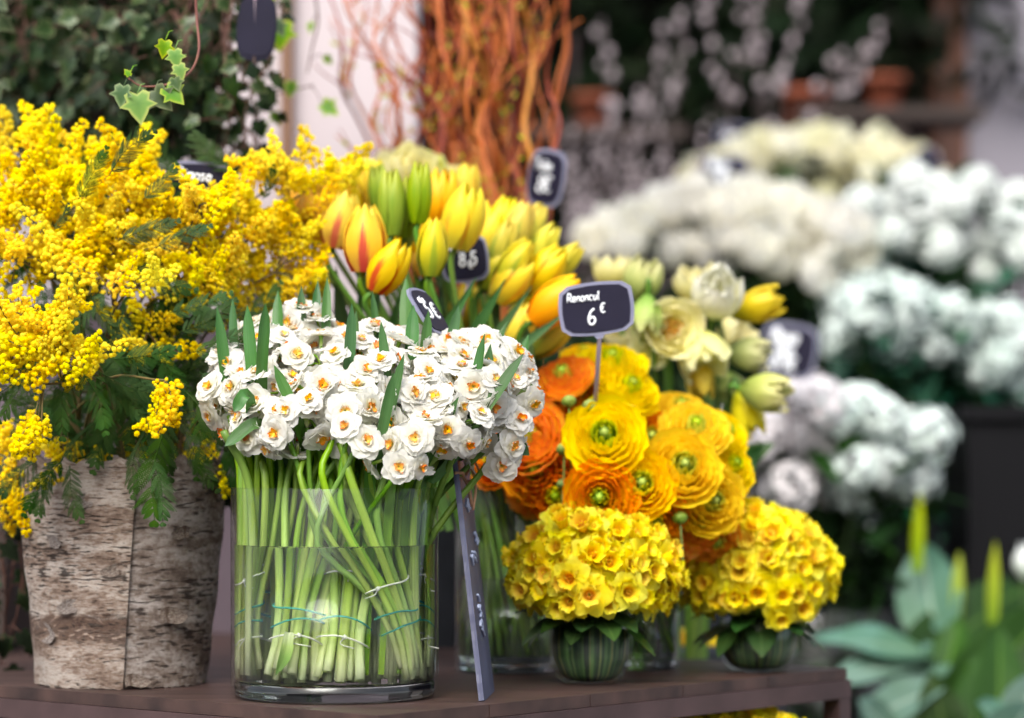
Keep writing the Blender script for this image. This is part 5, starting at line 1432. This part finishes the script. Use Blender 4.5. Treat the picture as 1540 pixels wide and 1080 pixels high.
# ================================================================ white flower bank
def ball_proto(mats, R, n, mode):
    b = MB()
    if mode == 'rose':
        for k in range(5):
            rk = R * (1 - .2 * k)

            def prof(t, rk=rk, k=k):
                return rk * math.sin(min(1, t * 1.3 + .05) * 1.571) ** .7 * (1 - (.1 + .1 * k) * t * t) + .001, R * 1.75 * t * (1 + .03 * k)
            for j in range(4):
                wrap(b, j * 1.571 + k * .75, prof, .85, 0, nt=5, ns=4, ruf=R * .03, p=1.0, q=.35)
    elif mode == 'ruffle':
        for k in range(n):
            z = 1 - 1.25 * (k + .5) / n; a = k * 2.4; d = V(math.sqrt(max(0, 1 - z * z)) * math.cos(a), math.sqrt(max(0, 1 - z * z)) * math.sin(a), z)
            o = MB(); petal(o, 0, R * .55, R * .3, 40, 110, cup=.2, ruf=R * .07, nt=3, ns=3, base=.5); petal(o, 2.4, R * .5, R * .28, 30, 100, cup=.2, ruf=R * .07, nt=3, ns=3, base=.5)
            b.add(o, frame(d * R * .6 + V(0, 0, R * .6), d, 1, ru(0, 6)))
    elif mode == 'stars':
        for k in range(n):
            z = 1 - 1.5 * (k + .5) / n; a = k * 2.4; d = V(math.sqrt(max(0, 1 - z * z)) * math.cos(a), math.sqrt(max(0, 1 - z * z)) * math.sin(a), z)
            o = MB()
            for j in range(5): petal(o, j * 1.257, R * .34, R * .17, 60, 95, cup=.2, nt=3, ns=2, base=.4)
            b.add(o, frame(d * R * ru(.8, 1.05) + V(0, 0, R * .7), d + V(ru(-.3, .3), ru(-.3, .3), ru(-.3, .3)), 1, ru(0, 6)))
    return b.mesh('bloom', mats)


def bank(name, lab, grp, pts, Y, size, protos, leafm, foot, tint_up=.6, nleaf=4, leafL=.09, rows=None):
    out = []
    for i, p in enumerate(pts):
        px, py = p[0], p[1]; Yi = Y + ((700 - py) * 0 + ru(-.1, .1)) + (p[2] if len(p) > 2 else 0)
        c = at(px, py, Yi); d = V((c.x - foot.x) * 1.2 + ru(-.3, .3), -.75 + ru(-.3, .3), tint_up + ru(-.3, .4)).normalized()
        base = c - d * size * .8
        f0 = V(foot.x + ru(-.08, .08), foot.y + ru(-.08, .08), foot.z); mid = V(foot.x + (c.x - foot.x) * .45, foot.y + (c.y - foot.y) * .5 + .03, f0.z + (c.z - f0.z) * .5)
        P = smooth([f0, mid, base - d * .05 + V(0, 0, -.02), base], 5)
        t = thing(name, '', 'flower', f0, grp); t['_px'] = px; t['_py'] = py
        b = MB(); b.tube(P, .0035, 5); b.build('stem', M['dleaf'], t)
        put('bloom', RND.choice(protos), t, frame(base, d, ru(.88, 1.14), ru(0, 6.28)))
        l = MB()
        for k in range(nleaf):
            q = P[min(len(P) - 2, 5 + int(ru(0, len(P) - 6)))]; dd = V(ru(-1, 1), ru(-1, .3), ru(-.5, .7)).normalized(); x = dd.cross(V(0, 0, 1)).normalized(); z = x.cross(dd)
            oval_leaf(l, Matrix.Translation(q) @ Matrix(((x.x, dd.x, z.x, 0), (x.y, dd.y, z.y, 0), (x.z, dd.z, z.z, 0), (0, 0, 0, 1))), leafL * ru(.7, 1.2), leafL * .28, nt=5, ns=1)
        l.build('foliage', leafm, t); out.append(t)
    ys = sorted(o['_py'] for o in out); n = max(1, round(len(out) / 14)); cut = [ys[int(len(ys) * k / n)] for k in range(n)] + [1e9]
    names = {1: [''], 2: ['upper', 'lower'], 3: ['top', 'middle', 'bottom'], 4: ['top', 'upper', 'lower', 'bottom'], 5: ['top', 'upper', 'middle', 'lower', 'bottom']}[min(n, 5)]
    for k in range(n):
        rank([o for o in out if cut[k] <= o['_py'] < cut[k + 1]], lab + ', {}' + (' in the ' + names[k] + ' row' if names[k] else ''))
    return out


ROSEP = [ball_proto([M['rose']], .037, 0, 'rose') for _ in range(3)]
ROSE2 = [ball_proto([M['rose2']], .03, 0, 'rose') for _ in range(3)]
RUFP = [ball_proto([M['whitef']], .04, 30, 'ruffle') for _ in range(3)]
STARM = [ball_proto([M['mintf']], .034, 22, 'stars') for _ in range(3)]
STARP = [ball_proto([M['pinkf']], .04, 26, 'stars') for _ in range(2)]
STARW = [ball_proto([M['mintf']], .04, 26, 'stars') for _ in range(2)]


def fill(x0, x1, top, bot, n, mind, seed):
    r = random.Random(seed); pts = []
    for _ in range(6000):
        x = r.uniform(x0, x1); y = r.uniform(min(top(x), bot(x)), bot(x))
        if y < top(x): continue
        if all((x - a) ** 2 + ((y - b_) * 1.15) ** 2 > mind * mind for a, b_ in pts): pts.append((x, y))
        if len(pts) >= n: break
    return pts


def bfoot(px, Y, z): return V(at(px, 0, Y).x, Y, z)


A = [(890, 362), (925, 345), (962, 330), (985, 358), (1003, 312), (1030, 335), (1046, 300), (1056, 368), (1078, 392), (1092, 312), (1096, 350), (1124, 300), (1134, 374), (1150, 326), (1168, 396), (1192, 352), (1216, 384), (1230, 414), (1204, 314), (1240, 334), (1276, 350), (1292, 382), (1162, 356), (940, 366), (1070, 330), (1010, 376), (1180, 308), (1255, 385)]
fa = bfoot(1090, 4.75, .35)
bank('cream_rose', 'big cream rose in the nearer bed of roses', 'big cream roses', A, 4.65, .042, ROSEP, M['dleaf'], fa)
bank('cream_rose', 'cream rose just behind the flamed tulips', 'cream roses behind the tulips', [(592, 262), (644, 264), (618, 256), (676, 284)], 3.2, .032, [ball_proto([M['pale']], .03, 0, 'rose') for _ in range(2)], M['dleaf'], V(wvc.x - .06, 3.2, .62), nleaf=2)
B_pts = fill(1030, 1400, lambda x: 205 + 45 * abs((x - 1230) / 180) ** 2, lambda x: 300 - 15 * (x < 1150), 62, 27, 3)
fb = bfoot(1230, 5.5, .5)
bank('ivory_rose', 'small ivory rose in the far raised bed', 'small ivory roses', B_pts, 5.3, .034, ROSE2, M['dleaf'], fb)
Cp = [(1300, 300), (1342, 300), (1374, 262), (1412, 284), (1436, 300), (1336, 342), (1384, 316), (1446, 358), (1408, 342), (1474, 272), (1504, 302), (1524, 332), (1536, 290), (1500, 352), (1545, 372), (1492, 406), (1278, 366), (1306, 392), (1460, 296), (1420, 366), (1358, 360), (1550, 330)]
fc = bfoot(1420, 4.75, .35)
bank('white_carnation', 'ruffled white bloom among mint green leaves', 'ruffled white blooms', Cp, 4.7, .046, RUFP, M['mleaf'], fc, nleaf=6)
Dp = fill(1262, 1545, lambda x: 442 - 12 * (1300 < x < 1380) + max(0, (x - 1400) * .22), lambda x: 520 + max(0, (x - 1400) * .55), 46, 27, 5)
fd = bfoot(1400, 4.55, .3)
bank('white_stock', 'cluster of white mint tinted florets at the right', 'white mint tinted clusters', Dp, 4.5, .034, STARM, M['mleaf'], fd)
Ep = fill(1130, 1395, lambda x: 600 + abs(x - 1230) * .22 + (-10 if x < 1250 else 0), lambda x: 735 - max(0, (x - 1290)) * .2, 42, 30, 8)
fe = bfoot(1230, 4.25, .25)
bank('white_hydrangea', 'blush white flower head in the left half of the lowest mass', 'blush white heads', [p for p in Ep if p[0] < 1255], 4.2, .04, STARP, M['dleaf'], fe)
bank('white_hydrangea', 'pure white flower head in the right half of the lowest mass', 'pure white heads', [p for p in Ep if p[0] >= 1255], 4.2, .04, STARW, M['dleaf'], fe)
# leafy greenery between the beds
gr = []
for i in range(46):
    px = 900 + 640 * ((i * .618) % 1); py = 420 + 110 * ((i * .382) % 1) if px < 1240 else RND.choice((415, 560, 600, 640)); Y = 4.85 + .3 * ((i * .77) % 1)
    if px < 1240 and i % 3 == 0: py = ru(440, 620)
    c = at(px, py, Y); t = thing('green_plant', '', 'plant', V(c.x, Y, .2), 'leafy greenery between the white flowers'); t['_px'] = px
    b = MB(); b.tube(smooth([V(c.x, Y, .2), V(c.x + .02, Y, (c.z + .2) * .5), c], 4), .004, 5); b.build('stem', M['dleaf'], t)
    l = MB()
    for k in range(34):
        e = c + V(ru(-1, 1), ru(-.6, .6), ru(-1.6, .8)) * .09; dd = V(ru(-1, 1), ru(-1, .3), ru(-1, .7)).normalized(); x = dd.orthogonal().normalized(); z = x.cross(dd)
        oval_leaf(l, Matrix.Translation(e) @ Matrix(((x.x, dd.x, z.x, 0), (x.y, dd.y, z.y, 0), (x.z, dd.z, z.z, 0), (0, 0, 0, 1))), ru(.04, .09), ru(.01, .018), nt=4, ns=1)
    l.build('foliage', M['dleaf'], t); gr.append(t)
rank(gr, 'stem of dark green leaves between the white flower beds, {} of the greenery')

# buckets and vases the bank stands in, and the stepped stand
bucket('flower_bucket', 'grey zinc bucket under the big cream roses', V(fa.x, fa.y, .0), .13, .16, .62, M['zinc'])
bucket('flower_bucket', 'black plastic bucket under the ruffled white blooms', V(fc.x, fc.y, .0), .13, .17, .6, M['black'])
glass_vase('glass_vase', 'tall grey glass vase under the lowest white flower heads', V(fe.x, fe.y, .2), .12, .42, .2, .015, M['old_glass'])
glass_vase('glass_vase', 'tall glass vase under the mint tinted clusters', V(fd.x, fd.y, .3), .13, .38, .2, .015, M['old_glass'])
wallbox('flower_stand', 'low dark wooden step under the lowest white flowers', 'stand', M['shelfwood'], at(1020, 0, 4.1).x, at(1400, 0, 4.1).x, 4.03, 4.44, .0, .199)
wallbox('flower_stand', 'middle dark wooden step under the mint tinted clusters', 'stand', M['shelfwood'], at(1250, 0, 4.5).x, at(1640, 0, 4.5).x, 4.445, 4.68, .0, .299)
wallbox('flower_stand', 'highest dark wooden step under the far ivory roses', 'stand', M['shelfwood'], at(1000, 0, 5.5).x, at(1500, 0, 5.5).x, 5.3, 5.7, .0, .499)
bucket('flower_bucket', 'dark bucket under the far ivory roses', V(fb.x, fb.y, .5), .15, .19, .38, M['black'])
# black crate at the right
cr = thing('black_crate', 'tall black crate at the right edge below the white flowers', 'crate', V(at(1560, 0, 4.2).x, 4.35, 0))
x0 = at(1456, 0, 4.2).x; zt_ = at(0, 632, 4.2).z
for nm, (a, b_, c_, d_, e, f_) in {'front_panel': (x0, x0 + .55, 4.2, 4.215, .003, zt_), 'side_panel': (x0, x0 + .015, 4.216, 4.42, .003, zt_), 'rim': (x0 - .008, x0 + .558, 4.188, 4.43, zt_ + .001, zt_ + .022)}.items():
    b = MB(); b.box(((a + b_) / 2, (c_ + d_) / 2, (e + f_) / 2), (b_ - a, d_ - c_, f_ - e)); b.build(nm, M['black'], cr, smooth=False)
# grey vases between the step and the crate
for (px, py, r, Y, lab, m) in ((1312, 880, .055, 4.5, 'grey zinc pot at the right of the table corner, behind the silver leaves', 'zinc'), (1392, 890, .05, 4.55, 'second grey zinc pot right of the first, by the black crate', 'zinc'), (1268, 830, .03, 4.4, 'slim pale vase just right of the farther bouquet', 'zinc')):
    c = at(px, py, Y); bucket('flower_bucket', lab, V(c.x, Y, .0), r * .85, r, max(.1, at(0, py - 105, Y).z), M[m], 28)
# pale blooms low between the vases
lo = []
for (px, py) in ((1272, 800), (1300, 818), (1326, 796)):
    lo.append((px, py))
bank('white_anemone', 'low pale flower in the grey pots behind the silver leaves', 'low pale flowers', lo, 4.5, .026, [ball_proto([M['mintf']], .028, 12, 'stars')], M['dleaf'], bfoot(1320, 4.5, .3), nleaf=3, leafL=.05)
# yellow flecks low behind the table
yl = []
for (px, py) in ((1030, 966), (1046, 974), (1060, 968), (1078, 976), (1018, 974)):
    Y = 3.45; p = at(px, py, Y); f = thing('daffodil', '', 'flower', V(p.x, Y, .2), 'daffodils on the ground behind the table'); f['_px'] = px
    b = MB(); b.tube(smooth([V(p.x, Y + .02, .0), V(p.x, Y + .02, p.z * .6), p], 3), .0016, 5); b.build('stem', M['gbud'], f)
    q, tr = RND.choice(DAF); Mx = frame(p, V(ru(-.4, .4), -1, ru(.2, .9)), 1.2, ru(0, 6)); put('petals', q, f, Mx); put('trumpet', tr, f, Mx); yl.append(f)
rank(yl, 'low yellow daffodil seen behind the table edge, {} of these')

# ================================================================ leafy plants at the lower right
PK = 1.16
def plant(lab, c, leaves, mat, name='leafy_plant', wave=.02, cat='plant'):
    t = thing(name, lab, cat, c)
    for (bx, by, tx, ty, Y0, Y1, w_, face, cv) in leaves:
        Y0 *= PK; Y1 *= PK; w_ = w_ * PK; A_ = at(bx, by, Y0); B2 = at(tx, ty, Y1); d = B2 - A_; L_ = d.length; d.normalize()
        nz = Vector(face).normalized(); x = d.cross(nz).normalized(); nz = x.cross(d)
        b = MB(); oval_leaf(b, Matrix.Translation(A_) @ Matrix(((x.x, d.x, nz.x, 0), (x.y, d.y, nz.y, 0), (x.z, d.z, nz.z, 0), (0, 0, 0, 1))), L_, w_, droop=cv, fold=.18, nt=12, ns=3, wave=wave, p=.72, q=.62)
        b.tube(smooth([c + V(0, 0, .05), c.lerp(A_, .6) + V(0, 0, .02), A_, A_ + d * .02], 4), .005, 6)
        b.build('leaf', M[mat], t)
    return t


plant('silver green plant with broad pale leaves right of the table', V(at(1400, 0, 3.6 * PK).x, 3.62 * PK, 0), [(1408, 960, 1384, 812, 3.55, 3.6, .044, (-.5, -1, .2), .05), (1420, 970, 1444, 850, 3.6, 3.66, .036, (.5, -1, .2), .1), (1400, 985, 1228, 940, 3.5, 3.4, .036, (0, -.6, 1), .12), (1395, 1000, 1250, 988, 3.5, 3.35, .03, (0, -.5, 1), .2), (1300, 1085, 1420, 1020, 3.35, 3.3, .036, (-.2, -.7, .8), .1), (1345, 1110, 1300, 1052, 3.3, 3.25, .026, (0, -.8, .6), .1), (1420, 990, 1330, 1040, 3.5, 3.4, .03, (0, -.5, 1), .1)], 'silver')
plant('dark green plant with many broad upright leaves at the lower right', V(at(1500, 0, 3.5 * PK).x, 3.55 * PK, 0), [(1372, 1010, 1560, 856, 3.5, 3.62, .05, (-.1, -.8, .6), .08), (1420, 1090, 1600, 900, 3.44, 3.5, .05, (.3, -1, .2), .08), (1400, 1120, 1440, 915, 3.42, 3.5, .034, (-.4, -1, .2), .1), (1500, 1130, 1512, 935, 3.35, 3.4, .04, (.3, -1, .1), .1), (1390, 1110, 1362, 985, 3.5, 3.5, .03, (-.6, -1, .2), .1), (1330, 1130, 1340, 1020, 3.5, 3.6, .03, (-.1, -1, .2), .1), (1460, 1130, 1476, 960, 3.38, 3.46, .032, (-.5, -1, .1), .12), (1540, 1120, 1570, 930, 3.38, 3.46, .04, (-.3, -1, .1), .12), (1430, 1140, 1400, 1010, 3.3, 3.3, .03, (-.3, -1, .3), .1)], 'bigleaf', wave=.025)
for (px, py, h, lab) in ((1437, 880, 50, 'upright lime leaf spike, the shorter one, above the dark broad leaves'), (1491, 880, 66, 'upright lime leaf spike, the taller one, near the black crate'), (1378, 800, 60, 'soft olive shoot rising behind the silver leaves')):
    A_ = at(px, py + 60, 3.55 * PK); t = thing('leaf_spike', lab, 'leaf', V(A_.x, A_.y, A_.z)); b = MB()
    blade(b, smooth([A_, at(px + 1, py, 3.55 * PK), at(px + 6, py - h, 3.55 * PK)], 5), .009 * PK, V(.2, -1, .1), fold=.5, tip=.4, base=.8); b.build('leaf_blade', M['spike'], t)
plant('small grey green plant at the bottom right corner', V(at(1520, 0, 3.2 * PK).x, 3.2 * PK, 0), [(1540, 1120, 1480, 1050, 3.2, 3.15, .028, (0, -.7, .7), .1), (1530, 1100, 1560, 1010, 3.2, 3.2, .03, (.1, -.8, .6), .1), (1500, 1130, 1545, 1060, 3.15, 3.1, .03, (.1, -.8, .6), .1)], 'silver')
c = at(1541, 846, 4.1); t = thing('white_bud', 'white flower bud at the right edge above the dark broad leaves', 'bud', V(c.x, c.y, c.z - .3))
b = MB(); b.tube([V(c.x, c.y, c.z - .3), V(c.x, c.y, c.z - .02)], .004, 6); b.build('stem', M['dleaf'], t)
b = MB()
for j in range(5):
    wrap(b, j * 1.257, lambda t_: (.016 * math.sin(min(1, t_ * 1.1 + .08) * 2.6) + .001, .055 * t_), .8, 0, nt=6, ns=4)
b.v = [p + V(c.x, c.y, c.z - .025) for p in b.v]; b.build('bloom', M['whitef'], t)

# ================================================================ camera, light, render settings
cd = bpy.data.cameras.new('camera'); cam = bpy.data.objects.new('camera', cd); COL.objects.link(cam)
cam.location = (0, 0, CZ); cam.rotation_euler = (math.radians(90), 0, 0)
cd.sensor_width = 36; cd.lens = F / 1540 * 36; cd.shift_y = (HY - 540) / 1540
cd.clip_start = .05; cd.clip_end = 200
cd.dof.use_dof = True; cd.dof.focus_distance = 2.56; cd.dof.aperture_fstop = 2.75; cd.dof.aperture_blades = 0
sc.camera = cam
w = bpy.data.worlds.new('World'); sc.world = w; w.use_nodes = True
N = w.node_tree.nodes; L = w.node_tree.links
bg = N['Background']; sk = N.new('ShaderNodeTexSky'); sk.sky_type = 'NISHITA'; sk.sun_disc = False
EL, AZ = 48, 196       # sun behind the camera's left shoulder, veiled by cloud
sk.sun_elevation = math.radians(EL); sk.sun_rotation = math.radians(AZ); sk.dust_density = 4.0; sk.air_density = 1.0; sk.ozone_density = 1.0
hs = N.new('ShaderNodeHueSaturation'); hs.inputs['Saturation'].default_value = .55
L.new(sk.outputs[0], hs.inputs['Color']); L.new(hs.outputs[0], bg.inputs[0]); bg.inputs[1].default_value = .14
sd = bpy.data.lights.new('sun', 'SUN'); so = bpy.data.objects.new('sun', sd); COL.objects.link(so)
sd.energy = 1.0; sd.angle = math.radians(32); sd.color = (1, .975, .94)
d = V(math.sin(math.radians(AZ)) * math.cos(math.radians(EL)), math.cos(math.radians(AZ)) * math.cos(math.radians(EL)), math.sin(math.radians(EL)))
so.rotation_euler = d.to_track_quat('Z', 'Y').to_euler()
vs = sc.view_settings; vs.view_transform = 'Standard'; vs.look = 'None'; vs.exposure = 1.34; vs.gamma = 1.0; vs.use_curve_mapping = False
sc.render.engine = 'CYCLES'
cy = sc.cycles
cy.use_denoising = True
try:
    cy.denoiser = 'OPENIMAGEDENOISE'
except Exception:
    pass
cy.max_bounces = 14; cy.diffuse_bounces = 4; cy.glossy_bounces = 4; cy.transmission_bounces = 12; cy.transparent_max_bounces = 24
cy.caustics_refractive = True; cy.caustics_reflective = False; cy.blur_glossy = .6; cy.sample_clamp_indirect = 6
cy.use_adaptive_sampling = True; cy.adaptive_threshold = .012
for o in sc.objects:
    for k in ('_px', '_py', '_n', '_nm'):
        if k in o: del o[k]
